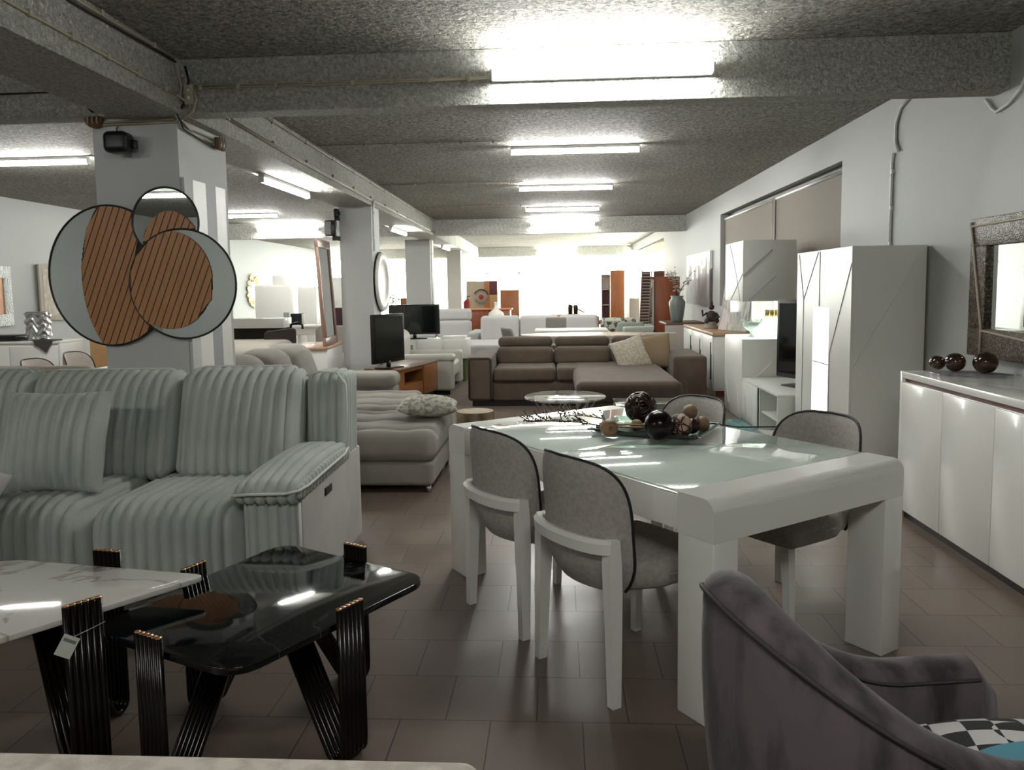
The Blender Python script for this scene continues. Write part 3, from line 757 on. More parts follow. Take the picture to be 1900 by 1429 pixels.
# printed cushion resting in the armchair
def mat_print():
    m = mat('print_cushion', (.5, .5, .5), .85)
    N, L = nodes_of(m); b = N['Principled BSDF']; tc = N.new('ShaderNodeTexCoord')
    mp = N.new('ShaderNodeMapping'); mp.inputs['Rotation'].default_value = (0, 0, .35); L.new(tc.outputs['Object'], mp.inputs[0])
    ch = N.new('ShaderNodeTexChecker'); ch.inputs['Scale'].default_value = 18; ch.inputs[1].default_value = (.62, .6, .58, 1); ch.inputs[2].default_value = (.012, .012, .012, 1)
    L.new(mp.outputs[0], ch.inputs[0])
    sp = N.new('ShaderNodeSeparateXYZ'); L.new(tc.outputs['Object'], sp.inputs[0])
    gt = N.new('ShaderNodeMath'); gt.operation = 'LESS_THAN'; gt.inputs[1].default_value = -.03; L.new(sp.outputs[1], gt.inputs[0])
    mx = N.new('ShaderNodeMix'); mx.data_type = 'RGBA'; L.new(gt.outputs[0], mx.inputs[0]); L.new(ch.outputs[0], mx.inputs[6]); mx.inputs[7].default_value = (.10, .30, .38, 1)
    g2 = N.new('ShaderNodeMath'); g2.operation = 'GREATER_THAN'; g2.inputs[1].default_value = .10; L.new(sp.outputs[0], g2.inputs[0])
    m2 = N.new('ShaderNodeMix'); m2.data_type = 'RGBA'; L.new(g2.outputs[0], m2.inputs[0]); L.new(mx.outputs[2], m2.inputs[6]); m2.inputs[7].default_value = (.35, .10, .05, 1)
    L.new(m2.outputs[2], b.inputs['Base Color']); return m
o = MB().pillow(.36, .30, .12).obj('throw_cushion', mat_print()); o.location = (.895, 1.47, .52); o.rotation_euler = (-.12, .06, .15)
tag(o, 'printed cushion with black and white checks and turquoise, on the velvet armchair', 'cushion')

# ================================================================== LOW TABLES WITH FLUTED STRAP LEGS
def strap(path, wdir, width=.105, n=6, r=.0105):
    """a band of parallel rods following the path"""
    mb = MB(); wd = Vector(wdir).normalized()
    for i in range(n):
        o = wd * (-width / 2 + width * (i + .5) / n)
        mb.tube([Vector(p) + o for p in path], r, 8)
    return mb
def strap_leg(t, px, py, ang, ztop, zunder, inward=.30, width=.105, tip=M_COPPER):
    """ang: outward direction of the leg at (px,py)"""
    d = Vector((math.cos(ang), math.sin(ang), 0)); wd = Vector((-d.y, d.x, 0)); P0 = Vector((px, py, 0)) + d * .016
    path = [P0 + Vector((0, 0, ztop)), P0 + Vector((0, 0, .06))]
    c = P0 - d * .036 + Vector((0, 0, .047))
    for k in range(1, 8):
        a = -PI * .80 * k / 7; path.append(c + d * .036 * math.cos(a) + Vector((0, 0, .036 * math.sin(a))))
    path.append(P0 - d * inward + Vector((0, 0, zunder)))
    leg = strap(path, wd, width).obj('leg', M_BRONZE, t)
    n = 6; mb = MB()
    for i in range(n): mb.tube([path[0] + wd * (-width / 2 + width * (i + .5) / n), path[0] + wd * (-width / 2 + width * (i + .5) / n) + Vector((0, 0, .004))], .0095, 8)
    mb.obj('bronze_tip', tip, leg)
    return leg
def quad_table(name, label, corners, z, th, m, leg_ids, radius, legs, tip=M_COPPER):
    cx = sum(c[0] for c in corners) / 4; cy = sum(c[1] for c in corners) / 4
    t = thing(name, label, 'coffee table', (cx, cy, 0))
    loc = [(x - cx, y - cy) for x, y in corners]
    MB().prism(rounded(loc, radius, 8), z - th, z, bev=.003).obj('tabletop', m, t)
    for (x, y, a) in legs: strap_leg(t, x - cx, y - cy, a, z + .045, z - th - .002, tip=tip)
    return t
# corners clockwise/ccw: right, far, left, near
R_, F_, L_, N_ = (-.445, 2.60), (-1.09, 2.95), (-1.42, 2.17), (-.85, 1.905)
def mid(a, b): return ((a[0] + b[0]) / 2, (a[1] + b[1]) / 2)
def outn(a, b):     # outward angle of edge a->b for ccw polygon
    return math.atan2(-(b[0] - a[0]), (b[1] - a[1]))
bc = [R_, F_, L_, N_]
legs = []
for i in range(4):
    a, b = bc[i], bc[(i + 1) % 4]; m_ = mid(a, b); legs.append((m_[0], m_[1], outn(a, b)))
bt = quad_table('coffee_table', 'square black marble coffee table on fluted dark bronze strap legs', bc, .45, .022, M_BMARB, None, .10, legs)
wc = [(-1.13, 2.395), (-2.15, 2.54), (-2.35, 1.75), (-1.55, 1.81)]
wc = [(-1.15, 2.42), (-1.95, 2.56), (-2.30, 1.85), (-1.62, 1.80)]
wl = [(-1.375, 2.09, outn(wc[3], wc[0])), (-1.55, 2.50, outn(wc[0], wc[1])), (-2.14, 2.2, outn(wc[1], wc[2])), (-1.96, 1.81, outn(wc[2], wc[3]))]
wt = quad_table('coffee_table', 'white marble coffee table with pointed corner overlapping the black one', wc, .52, .018, M_WMARB, None, [.05, .1, .1, .1], wl)
# price tag hanging from the white table's front leg
tg = thing('price_tag', 'small white price tag hanging on a thread from the white marble table', 'price tag', (-1.385, 2.035, .455), 0)
MB().box(-.022, .022, -.0005, .0005, -.032, .032, mtx=RZ(.35) @ RY(.5)).obj('card', mat('tag_paper', (.55, .57, .5), .7), tg)
MB().box(-.017, .017, -.0012, -.0006, .012, .022, mtx=RZ(.35) @ RY(.5)).obj('printed_band', mat('tag_print', (.16, .2, .15), .7), tg)
MB().tube([(.016, 0, .026), (.045, .03, .035), (.075, .065, .045)], .0008, 4).obj('thread', M_WHITEP, tg)

# linen back in the very front
def ff(x, y, z, nx, ny, nz): return (0, 0, 0)
t = thing('upholstered_bench', 'pale linen upholstered seat back, its top edge along the bottom of the view', 'seat', (-.62, .93, 0))
MB().soft(-.52, .515, -.08, .08, .12, .806, .03, .06).obj('backrest', M_LINEN, t)
for s in (-.42, .4): MB().tube([(s, 0, .13), (s, 0, 0)], .02, 8).obj('leg', M_BLACK, t)

# ================================================================== STRIPED CORDUROY SOFA
def ribf(pitch, amp, ax='x', ph=0., wy=True):
    def f(x, y, z, nx, ny, nz):
        c = x if (abs(nx) < .75) else y
        if abs(nx) >= .75 and not wy: return (0, 0, 0)
        t = ((c - ph) / pitch) % 1.0 * 2 - 1
        h = amp * (math.sqrt(max(0, 1 - t * t * .98)) - 1)
        return (nx * h, ny * h, nz * h)
    return f
def comb(*fs):
    def f(x, y, z, nx, ny, nz):
        d = Vector((0, 0, 0))
        for g in fs: d += Vector(g(x, y, z, nx, ny, nz))
        return tuple(d)
    return f
so = thing('corduroy_sofa', 'large sea-green ribbed corduroy recliner sofa with white piping', 'sofa', (-1.15, 3.9, 0))
PIT = .058
def stripe_seat(x0, x1):
    mid_ = (x0 + x1) / 2; hw_ = (x1 - x0) / 2
    def bulge(x, y, z, nx, ny, nz):
        k = max(0, 1 - ((x - mid_) / hw_) ** 4)
        return (0, 0, (.035 * k * (1 if y < -.1 else .6)) if nz > .2 else 0)
    MB().soft(x0, x1, -.60, .18, .07, .475, .13, .03, comb(bulge, ribf(PIT, .036, wy=False)), stepx=.0052).obj('seat_cushion', M_CORD, so)
stripe_seat(-1.0, -.27); stripe_seat(-1.75, -1.01); stripe_seat(-2.5, -1.76); stripe_seat(-3.2, -2.51)
def stripe_back(x0, x1, zt=1.03, y0=.02, lean=.30, th=.24):
    mid_ = (x0 + x1) / 2; hw_ = (x1 - x0) / 2
    def f(x, y, z, nx, ny, nz):
        k = max(0, 1 - ((x - mid_) / hw_) ** 2)
        return (0, lean * (z - .45) - .05 * k * max(0, math.sin(PI * min(1, max(0, (z - .42) / .6)))), 0)
    MB().soft(x0, x1, y0, y0 + th, .44, zt, .085, .03, comb(f, ribf(PIT, .034, wy=False)), stepx=.0052).obj('back_cushion', M_CORD, so)
    ins = .05
    pts = [(x0 + .005, y0 + .12 + lean * .02, .50), (x0 + .005, y0 + .12 + lean * (zt - .55), zt - .10), (x0 + .03, y0 + .12 + lean * (zt - .48), zt - .03), (x0 + .09, y0 + .12 + lean * (zt - .45), zt + .0),
           (x1 - .09, y0 + .12 + lean * (zt - .45), zt + .0), (x1 - .03, y0 + .12 + lean * (zt - .48), zt - .03), (x1 - .005, y0 + .12 + lean * (zt - .55), zt - .10), (x1 - .005, y0 + .12 + lean * .02, .50)]
    MB().tube(pts, .006, 6).obj('piping', M_CORDP, so)
stripe_back(-.90, -.235); stripe_back(-1.735, -.915, 1.02); stripe_back(-2.55, -1.75, 1.03)
stripe_back(-3.2, -2.56, 1.03)
# side wing of the back
MB().soft(-.235, .0, .20, .50, .10, 1.0, .07, .03, comb(lambda x, y, z, a, b, c: (0, .10 * max(0, z - .45), 0), ribf(.05, .026, wy=True)), stepx=.0052, stepy=.0075).obj('side_wing', M_CORD, so)
MB().tube([(.0, .215, .55), (.0, .25, .80), (-.005, .262, .93), (-.05, .265, .995), (-.15, .265, 1.003), (-.22, .262, .98)], .007, 6).obj('piping', M_CORDP, so)
# rear shell behind the cushions and low frame
MB().soft(-3.2, -.02, .34, .52, .06, .93, .05, .08, lambda x, y, z, a, b, c: (0, .10 * max(0, z - .45), 0)).obj('rear_shell', M_CORDS, so)
MB().box(-3.15, -.06, -.45, .4, .02, .07).obj('base_frame', M_BLACK, so)
# right arm
MB().soft(-.27, -.022, -.555, .22, .05, .52, .03, .03, ribf(.05, .026, wy=False), stepx=.0052).obj('arm_front', M_CORD, so)
MB().soft(-.03, .0, -.54, .50, .03, .55, .012, .05).obj('side_panel', M_CORDS, so)
MB().tube([(-.005, -.556, .06), (-.005, -.556, .50)], .006, 6).obj('piping', M_CORDP, so)
def padf(x, y, z, nx, ny, nz):
    k = max(0, 1 - ((x + .13) / .17) ** 2); q = max(0, 1 - ((y + .16) / .46) ** 2)
    return (0, 0, (.055 * k * q + .02 * (y + .58)) if nz > -.2 else .02 * (y + .58))
MB().soft(-.30, .015, -.60, .27, .49, .595, .05, .025, comb(padf, ribf(.05, .024, wy=True)), stepx=.0052, stepy=.0075).obj('arm_pad', M_CORD, so)
MB().tube([(-.295, -.605, .545), (-.2, -.612, .553), (-.05, -.61, .556), (.005, -.585, .562), (.02, -.5, .566), (.022, -.2, .575), (.02, .1, .58), (.0, .25, .585)], .007, 6).obj('arm_piping', M_CORDP, so)
MB().box(.0, .006, -.20, -.09, .435, .475, .002).obj('recliner_switch', M_BLACK, so)
# scatter cushions
o = MB().pillow(.50, .50, .17, ribs=9, n=110).obj('ribbed_cushion', M_CORD); o.location = (-2.45, 3.62, .725); o.rotation_euler = (PI / 2 - .32, 0, .05)
tag(o, 'square sea-green ribbed scatter cushion leaning on the corduroy sofa', 'cushion')
o = MB().pillow(.42, .42, .14).obj('plain_cushion', M_PALE); o.location = (-2.60, 3.06, .56); o.rotation_euler = (PI / 2 - .4, .35, .1)
tag(o, 'pale plain cushion at the left edge, in front of the ribbed cushion', 'cushion')

# ================================================================== CLOUD MIRROR ON THE NEAR PILLAR
cm = thing('cloud_mirror', 'cloud-shaped mirror of overlapping discs with slatted wood inlays, on the near pillar', 'mirror', (-2.62, 4.90, 1.55))
def fl(pts, y0, y1, m, name, parent=None):
    """flat plate in the xz plane, front face at y0"""
    M4 = Matrix(((1, 0, 0, 0), (0, 0, 1, 0), (0, 1, 0, 0), (0, 0, 0, 1)))
    return MB().prism(pts, y1, y0, M4).obj(name, m, parent or cm)
def ell(cx, cz, rx, rz, a0=0, a1=2 * PI, n=56, rot=0.):
    out = []
    for i in range(n + (0 if abs(a1 - a0) > 6.28 else 1)):
        a = a0 + (a1 - a0) * i / n; x, z = rx * math.cos(a), rz * math.sin(a)
        out.append((cx + x * math.cos(rot) - z * math.sin(rot), cz + x * math.sin(rot) + z * math.cos(rot)))
    return out
# discs in local coordinates (x, z relative to the thing)
LD = (-.235, .005, .405, .445); TD = (.155, .335, .215, .218); RD = (.255, -.055, .345, .345)
def ring(d, y, r=.007): MB().tube([(x, y, z) for x, z in ell(*d)], r, 6, closed=True).obj('rim', M_BLACK, cm)
def inside(p, d, s=1.): return ((p[0] - d[0]) / (d[2] * s)) ** 2 + ((p[1] - d[1]) / (d[3] * s)) ** 2 < 1
fl(ell(*LD), -.03, -.005, M_MIRROR, 'mirror_disc'); ring(LD, -.03)
fl(ell(*TD), -.045, -.031, M_MIRROR, 'mirror_disc'); ring(TD, -.045)
fl(ell(*RD), -.062, -.048, M_MIRROR, 'mirror_disc'); ring(RD, -.062)
M_SLATD = mat('slat_gap', (.02, .008, .004), .6)
def slats(pred, y, xr, zr, label):
    """diagonal wood slats clipped to a region given by pred; strips cut by marching along each strip"""
    mb = MB(); ang = math.radians(68); dx, dz = math.cos(ang), math.sin(ang); nx_, nz_ = -dz, dx
    pitch = .042; wd = .036; q = -1.2
    while q < 1.2:
        run = None; s = -1.0
        while s <= 1.0:
            p = (nx_ * q + dx * s, nz_ * q + dz * s); ins = pred(p)
            if ins and run is None: run = s
            if (not ins or s + .006 > 1.0) and run is not None:
                # the two long sides are clipped separately so the ends follow the outline
                def ends(off):
                    a = run - .03; b = s + .03
                    ok = lambda t_: pred((nx_ * (q + off) + dx * t_, nz_ * (q + off) + dz * t_))
                    m_ = (run + s) / 2
                    if not ok(m_): return (m_, m_ + .001)
                    lo = hi = m_
                    while lo > a and ok(lo): lo -= .001
                    while hi < b and ok(hi): hi += .001
                    return (lo, hi)
                (a1, b1), (a2, b2) = ends(-wd / 2), ends(wd / 2)
                P4 = [(nx_ * (q + o) + dx * t_, nz_ * (q + o) + dz * t_) for o, t_ in ((-wd / 2, a1), (-wd / 2, b1), (wd / 2, b2), (wd / 2, a2))]
                mb.add([(x, yy, z) for yy in (y, y + .006) for x, z in P4], [(0, 1, 2, 3), (7, 6, 5, 4), (0, 4, 5, 1), (1, 5, 6, 2), (2, 6, 7, 3), (3, 7, 4, 0)], False)
                run = None
            s += .006
        q += pitch
    return mb.obj('wood_slats', M_SLATW, cm)
# slatted inlays: big leaf on the left disc, egg on the right disc, small dome on the top disc
def p1(p): return inside(p, LD, .985) and (p[0] / .42) ** 2 + (p[1] / .62) ** 2 < 1 and not inside(p, TD, 1.02) and not inside(p, RD, 1.01)
def p2(p): return inside(p, RD, .985) and ((p[0] < .17 and p[1] > -.31) or ((p[0] - .17) / .28) ** 2 + ((p[1] + .03) / .31) ** 2 < 1)
def p3(p): return inside(p, TD, .97) and ((p[0] - .185) / .185) ** 2 + ((p[1] - .17) / .235) ** 2 < 1 and not inside(p, RD, 1.01)
slats(p1, -.042, None, None, ''); slats(p2, -.073, None, None, ''); slats(p3, -.056, None, None, '')
def backing(pred, y, d):
    mb = MB(); st = .006
    n = int(2 * d[2] / st) + 2
    for i in range(n):
        x = d[0] - d[2] + i * st; zs = [z for z in [d[1] - d[3] + j * .004 for j in range(int(2 * d[3] / .004) + 1)] if pred((x, z))]
        if len(zs) > 1:
            runs = []; a = zs[0]; pz = zs[0]
            for z in zs[1:]:
                if z - pz > .02: runs.append((a, pz)); a = z
                pz = z
            runs.append((a, pz))
            for a, b in runs: mb.box(x - st / 2, x + st / 2, y, y + .004, a, b)
    return mb.obj('inlay_backing', M_SLATD, cm)
backing(p1, -.035, LD); backing(p2, -.067, RD); backing(p3, -.050, TD)
# tiled sample boards on the right flank of the near pillar
tp = thing('tile_board', 'pale sample board with a grey stripe on the right flank of the near pillar', 'display board', (-2.38, 5.27, 0))
x = .003
for (a, b, m) in ((-.36, -.24, M_COLM), (-.24, -.05, M_LACQ2), (-.05, .10, mat('board_grey', (.27, .28, .30), .5)), (.10, .26, M_LACQ2)):
    MB().box(x, x + .02, a, b - .002, .35, 2.17).obj('board_panel', m, tp)
# loudspeaker on the near pillar
sp = thing('wall_speaker', 'small black loudspeaker mounted near the top of the near pillar', 'loudspeaker', (-2.70, 4.86, 2.37))
MB().soft(-.075, .075, -.14, -.01, -.065, .065, .035, .03).obj('cabinet', M_BLACK, sp)
MB().box(.07, .10, -.06, -.03, -.035, .02, .004).obj('bracket', M_BLACK, sp)
MB().tube([(-.02, -.03, .06), (-.05, .0, .10), (-.06, .03, .12)], .004, 6).obj('lead', M_CABLEK, sp)
MB().tube([(0, -.02, 0), (0, .04, 0)], .02, 8).obj('mount', M_BLACK, sp)

# ================================================================== RIGHT WALL FURNITURE
def groove(t, pts, name='inlay_line', m=None, r=.0035):
    return MB().tube(pts, r, 4).obj(name, m or M_LACQE, t)
# near sideboard
sb = thing('sideboard', 'long white gloss sideboard with a dark slot under its top, on the right wall', 'sideboard', (2.09, 0, 0))
y1, y0 = 4.885, 2.3
MB().box(.012, .52, y0, y1 - .03, .05, .835, .002).obj('carcass', M_LACQ, sb)
MB().box(0, .52, y1 - .03, y1, 0, .90, .003).obj('side_panel', M_LACQ, sb)
MB().box(0, .52, y0, y1 - .031, .86, .90, .003).obj('top_panel', M_LACQ, sb)
MB().box(.02, .50, y0, y1 - .032, .836, .859).obj('finger_slot', mat('slot_red_brown', (.10, .022, .014), .4), sb)
for k in range(5):
    a = y1 - .034 - k * .51
    if a - .5 > y0 - .05: MB().box(-.004, .012, max(y0, a - .506), a, .055, .833, .002).obj('door', M_LACQ, sb)
MB().box(.03, .5, y0, y1 - .04, 0, .05).obj('plinth', M_BLACK, sb)
tr = thing('slate_tray', 'grey slate-like leaf tray under the dark balls on the white sideboard', 'tray', (2.38, 4.66, .901), -.5)
pts = []
for i in range(28):
    a = 2 * PI * i / 28; q = 1 + .09 * math.sin(5 * a) + .05 * math.cos(9 * a); pts.append((.21 * q * math.cos(a), .135 * q * math.sin(a)))
MB().prism(pts, 0, .006).obj('plate', mat('slate', (.16, .15, .17), .4, vary=(18, (.36, .34, .37), .4, .7)), tr)
M_AGATE = mat('dark_agate', (.018, .007, .006), .14, coat=.5, vary=(7, (.10, .05, .02), .5, .75))
for nm, lb, (x, y), r in (('agate_ball', 'polished dark brown ball at the right end of the sideboard tray', (2.455, 4.63), .066), ('agate_ball', 'polished dark brown ball in the middle of the sideboard tray', (2.345, 4.75), .058), ('agate_ball', 'small dark ball tucked behind the left of the sideboard tray', (2.285, 4.84), .046)):
    o = MB().ball((0, 0, 0), r, 26, (1, 1, .95)).obj(nm, M_AGATE); o.location = (x, y, .908 + r * .95); tag(o, lb, 'decorative ball')
# framed mirror on the wall
fm = thing('wall_mirror', 'mirror in a wide mosaic brown frame with pale crossing strips, above the sideboard', 'mirror', (2.63, 4.15, 1.40))
def mat_mosaic():
    m = mat('bark_mosaic', (.07, .05, .03), .35)
    N, L = nodes_of(m); b = N['Principled BSDF']; tc = N.new('ShaderNodeTexCoord')
    v = N.new('ShaderNodeTexVoronoi'); v.inputs['Scale'].default_value = 110; L.new(tc.outputs['Object'], v.inputs['Vector'])
    cr = N.new('ShaderNodeValToRGB'); e = cr.color_ramp.elements; e[0].color = (.010, .007, .004, 1); e[1].color = (.20, .155, .095, 1); e[0].position = .15; e[1].position = .95
    x = e.new(.55); x.color = (.05, .034, .018, 1)
    sp = N.new('ShaderNodeSeparateColor'); L.new(v.outputs['Color'], sp.inputs[0]); L.new(sp.outputs[0], cr.inputs[0]); L.new(cr.outputs[0], b.inputs['Base Color'])
    bp = N.new('ShaderNodeBump'); bp.inputs['Distance'].default_value = .004; bp.inputs['Strength'].default_value = .7; L.new(v.outputs['Distance'], bp.inputs['Height']); L.new(bp.outputs[0], b.inputs['Normal'])
    return m
M_MOS = mat_mosaic()
oy, oz, iy, iz = .92, .42, .74, .25
fr = MB()
fr.box(-.06, -.012, -oy, oy, iz, oz, .004).box(-.06, -.012, -oy, oy, -oz, -iz, .004).box(-.06, -.012, iy, oy, -iz, iz, .004).box(-.06, -.012, -oy, -iy, -iz, iz, .004)
fr.obj('frame', M_MOS, fm)
MB().box(-.035, -.02, -iy, iy, -iz, iz).obj('mirror_glass', M_MIRROR, fm)
M_STRIP = mat('pale_beaded_strip', (.42, .36, .28), .35, bump=(260, .8, .003))
MB().tube([(-.064, oy - .004, oz - .045), (-.064, -oy, oz - .02)], .008, 6).tube([(-.064, oy - .006, oz - .02), (-.064, oy - .165, -iz), (-.064, oy - .16, -oz)], .008, 6).tube([(-.064, iy + .02, -iz - .01), (-.064, -oy, -oz + .04)], .008, 6).obj('pale_strip', M_STRIP, fm)
# tall white cabinet
wd = thing('tall_cabinet', 'tall white cabinet with lit glass niche and diagonal inlay lines', 'cabinet', (2.10, 5.73, 0))
H = 1.70
MB().box(.012, .51, 0, .004 + 1.27, .0, H, .002).obj('carcass', M_LACQ2, wd)
nz0, nz1, ny0, ny1 = .40, 1.25, .45, .85
dr = MB(); X0, X1 = -.006, .012
dr.box(X0, X1, 0, ny0, .04, H).box(X0, X1, ny1, 1.27, .04, H).box(X0, X1, ny0, ny1, nz1, H).box(X0, X1, ny0, ny1, .04, nz0)
d_ = dr.obj('door', M_LACQ2, wd)
lit = mat('lit_niche', (.8, .8, .75), .4, emit=(.98, 1.0, .94), es=1.6)
MB().box(.008, .0115, ny0 + .001, ny1 - .021, nz0 + .001, nz1 - .001).obj('lit_back_panel', lit, wd)
MB().add([(0, ny0, nz0), (0, ny1 - .02, nz0), (0, ny1 - .02, nz1), (0, ny0, nz1)], [(0, 1, 2, 3)]).obj('glass_pane', M_PANE, wd)
MB().box(-.0065, .011, ny1 - .02, ny1, nz0, nz1).obj('niche_edge', M_LACQ2, wd)
MB().box(.002, .0075, ny0, ny1 - .02, .80, .808).obj('glass_shelf', M_LACQE, wd)
groove(wd, [(X0 - .001, .68, H - .01), (X0 - .001, .68, 1.26)])
groove(wd, [(X0 - .001, 1.22, H - .01), (X0 - .001, 1.08, 1.30), (X0 - .001, 1.08, .06)])
groove(wd, [(X0 - .001, 1.08, 1.30), (X0 - .001, .72, H - .01)])
groove(wd, [(X0 - .001, .0, 1.58), (X0 - .001, .42, .90), (X0 - .001, .42, .2)])
groove(wd, [(.008, -.001, .83), (.32, -.001, 1.37), (.44, -.001, 1.62)], 'pale_inlay_line', M_LACQ2, .004)
# low tv cabinet
lc = thing('tv_cabinet', 'low white cabinet with open shelves between the tall and the glass cabinet', 'cabinet', (1.95, 7.03, 0))
mb = MB().box(0, .62, 0, 1.33, .43, .455, .003).box(0, .62, 0, .02, .0, .43).box(0, .62, 1.31, 1.33, 0, .43).box(.0, .62, 0, 1.33, .0, .03).box(0.6, .62, .02, 1.31, .03, .43)
mb.obj('carcass', M_LACQ2, lc)
MB().box(.02, .6, .02, 1.31, .20, .215).obj('shelf', M_LACQ2, lc)
MB().box(.0, .6, .62, .64, .03, .43).obj('divider', M_LACQ2, lc)
MB().box(-.012, .0, .68, 1.31, .03, .43, .002).obj('door', M_LACQ2, lc)
for p in ([(-.014, 1.27, .42), (-.014, 1.15, .30), (-.014, 1.10, .06)], [(-.014, .98, .42), (-.014, .88, .25), (-.014, .80, .05)]): groove(lc, p, 'pale_inlay_line', mat('pale_line', (.8, .8, .76), .3), .004)
# television beside the tall cabinet
def tv(name, label, loc, rz, w, h, m, standw=.3, bez=.03, frame=M_BLACK, group=None):
    t = thing(name, label, 'television', loc, rz, group)
    MB().box(-w / 2, w / 2, -.02, .02, .07, .07 + h, .006).obj('case', frame, t)
    MB().box(-w / 2 + bez, w / 2 - bez, -.0225, -.0205, .07 + bez * 1.3, .07 + h - bez).obj('screen', m, t)
    MB().tube([(0, 0, .01), (0, 0, .09)], .028, 10).obj('neck', frame, t)
    MB().box(-standw / 2, standw / 2, -.12, .10, 0, .014, .004).obj('stand', frame, t)
    return t
tv('television', 'flat black television on the low white cabinet, half hidden by the tall one', (2.34, 7.56, .456), -1.15, .74, .76, M_SCREEN, .36, .035)
# glass display cabinet
gc = thing('display_cabinet', 'white display cabinet with a lit glass middle section and boxy top', 'cabinet', (1.95, 8.4, 0))
MB().box(0, .55, 0, .85, 0, .86, .003).obj('lower_cabinet', M_LACQ2, gc)
MB().box(0, .55, 0, .85, 1.26, 1.90, .003).obj('upper_cabinet', M_LACQ2, gc)
MB().box(.30, .55, .60, .85, .86, 1.26).obj('rear_panel', M_LACQ2, gc)
MB().box(.005, .009, .005, .60, .862, 1.258).box(.009, .40, .005, .009, .862, 1.258).obj('glass_pane', M_PANE, gc)
MB().box(.01, .54, .01, .84, .8605, .864).obj('lit_shelf', mat('lit_shelf_glow', (.85, .88, .85), .3, emit=(.9, 1, .95), es=.9), gc)
MB().box(.48, .485, .02, .58, .87, 1.25).obj('lit_back_panel', mat('lit_back_glow', (.8, .85, .75), .3, emit=(.95, 1, .85), es=1.0), gc)
for p in ([(-.002, .10, 1.27), (-.002, .30, 1.55), (-.002, .62, 1.89)], ): groove(gc, p)
groove(gc, [(-.002, .55, 1.27), (-.002, .0, 1.55)])
groove(gc, [(.0, -.002, 1.53), (.30, -.002, 1.80)]); groove(gc, [(.06, -.002, 1.27), (.34, -.002, 1.52)], 'inlay_line')
groove(gc, [(.30, -.002, .60), (.10, -.002, .40)], 'pale_inlay_line', M_LACQ2)
for p in ([(-.002, .8, .42), (-.002, .62, .10)], [(-.002, .2, .42), (-.002, .1, .05)]): groove(gc, p, 'pale_inlay_line', mat('pale_line', (.8, .8, .76), .3), .004)
# compote and goblets inside
cp = thing('footed_bowl', 'white openwork footed bowl glowing inside the glass cabinet', 'bowl', (2.10, 8.62, .865))
MB().lathe([(.0, 0), (.055, 0), (.05, .012), (.016, .03), (.014, .06), (.05, .085), (.085, .12), (.10, .165), (.094, .165), (.08, .125), (.04, .095), (0, .088)], 28).obj('bowl_body', mat('glowing_porcelain', (.82, .84, .8), .25), cp)
for k in range(9):
    a = 2 * PI * k / 9; MB().tube([(.098 * math.cos(a), .098 * math.sin(a), .163), (.115 * math.cos(a + .2), .115 * math.sin(a + .2), .20), (.098 * math.cos(a + .45), .098 * math.sin(a + .45), .165)], .004, 5).obj('rim_scallop', mat('glowing_porcelain', (.82, .84, .8), .25), cp)
for i, (x, y) in enumerate(((2.24, 8.52), (2.285, 8.49), (2.33, 8.52))):
    g = thing('candle_holder', '%s of three tall glass candle holders with gold cups in the lit cabinet' % ('leftmost', 'middle', 'rightmost')[i], 'candle holder', (x, y, .865))
    MB().lathe([(0, 0), (.026, 0), (.024, .008), (.007, .014), (.007, .21), (.02, .225)], 16).obj('stem', M_GLASS, g)
    MB().lathe([(.0, .2255), (.024, .2255), (.026, .30), (.022, .30), (.02, .24), (0, .24)], 16).obj('gold_cup', M_GOLD, g)
rg = MB(); n = 40; vs = []; fs = []
for i in range(n + 1):
    for j in range(2): vs.append((1.15 + .78 * j, 6.6 + 1.9 * i / n, .012 + .004 * math.sin(i * 2.1)))
for i in range(n): fs.append((i * 2, i * 2 + 1, i * 2 + 3, i * 2 + 2))
o = MB().soft(1.12, 1.93, 6.5, 8.3, .0, .025, .01, .05).obj('shaggy_rug', mat('teal_rug', (.13, .26, .28), .95, bump=(60, .8, .02), vary=(22, (.25, .38, .38), .4, .62, (1, .25, 1)))); tag(o, 'teal blue striped rug on the floor in front of the low white cabinet', 'rug')
# white and oak sideboard
ws = thing('sideboard', 'white sideboard with oak top and long dark slot handles, beyond the glass cabinet', 'sideboard', (1.99, 10.1, 0))
MB().box(0, .5, 0, 2.3, .08, .79, .003).obj('carcass', M_LACQ2, ws)
MB().box(-.02, .52, -.02, 2.32, .79, .83, .003).obj('top_panel', M_WOODTOP, ws)
MB().box(.04, .48, .05, 2.25, 0, .08).obj('plinth', M_MAHOG, ws)
for k in range(3):
    d_ = MB().box(-.016, -.001, .02 + k * .76, .02 + k * .76 + .75, .09, .785, .002).obj('door', M_LACQ2, ws)
    MB().box(-.022, -.0165, .10 + k * .76, .14 + k * .76, .22, .70).box(-.022, -.0165, .06 + k * .76, .10 + k * .76, .22, .55).obj('slot_handle', mat('slot_brown', (.05, .03, .02), .5), d_)
# statue
st = thing('figurine', 'small dark carved seated figurine on the oak-topped sideboard', 'figurine', (2.15, 11.1, .831))
MB().lathe([(0, 0), (.11, 0), (.11, .02), (.085, .035), (.07, .06), (.08, .09), (.0, .1)], 20).obj('base', mat('stone_grey', (.25, .22, .2), .6), st)
mb = MB().ball((0, 0, .17), .075, 16, (1, .8, 1.1)).ball((0, 0, .30), .042, 14).ball((0, 0, .35), .022, 10, (1, 1, 1.6)).ball((-.06, -.02, .11), .045, 12).ball((.06, -.02, .11), .045, 12).tube([(-.06, 0, .22), (-.12, -.01, .18), (-.13, -.02, .26)], .016, 8).tube([(.06, 0, .22), (.10, -.02, .16), (.03, -.06, .14)], .016, 8)
mb.obj('figure', mat('dark_carving', (.045, .03, .025), .5, bump=(60, .8, .01)), st)
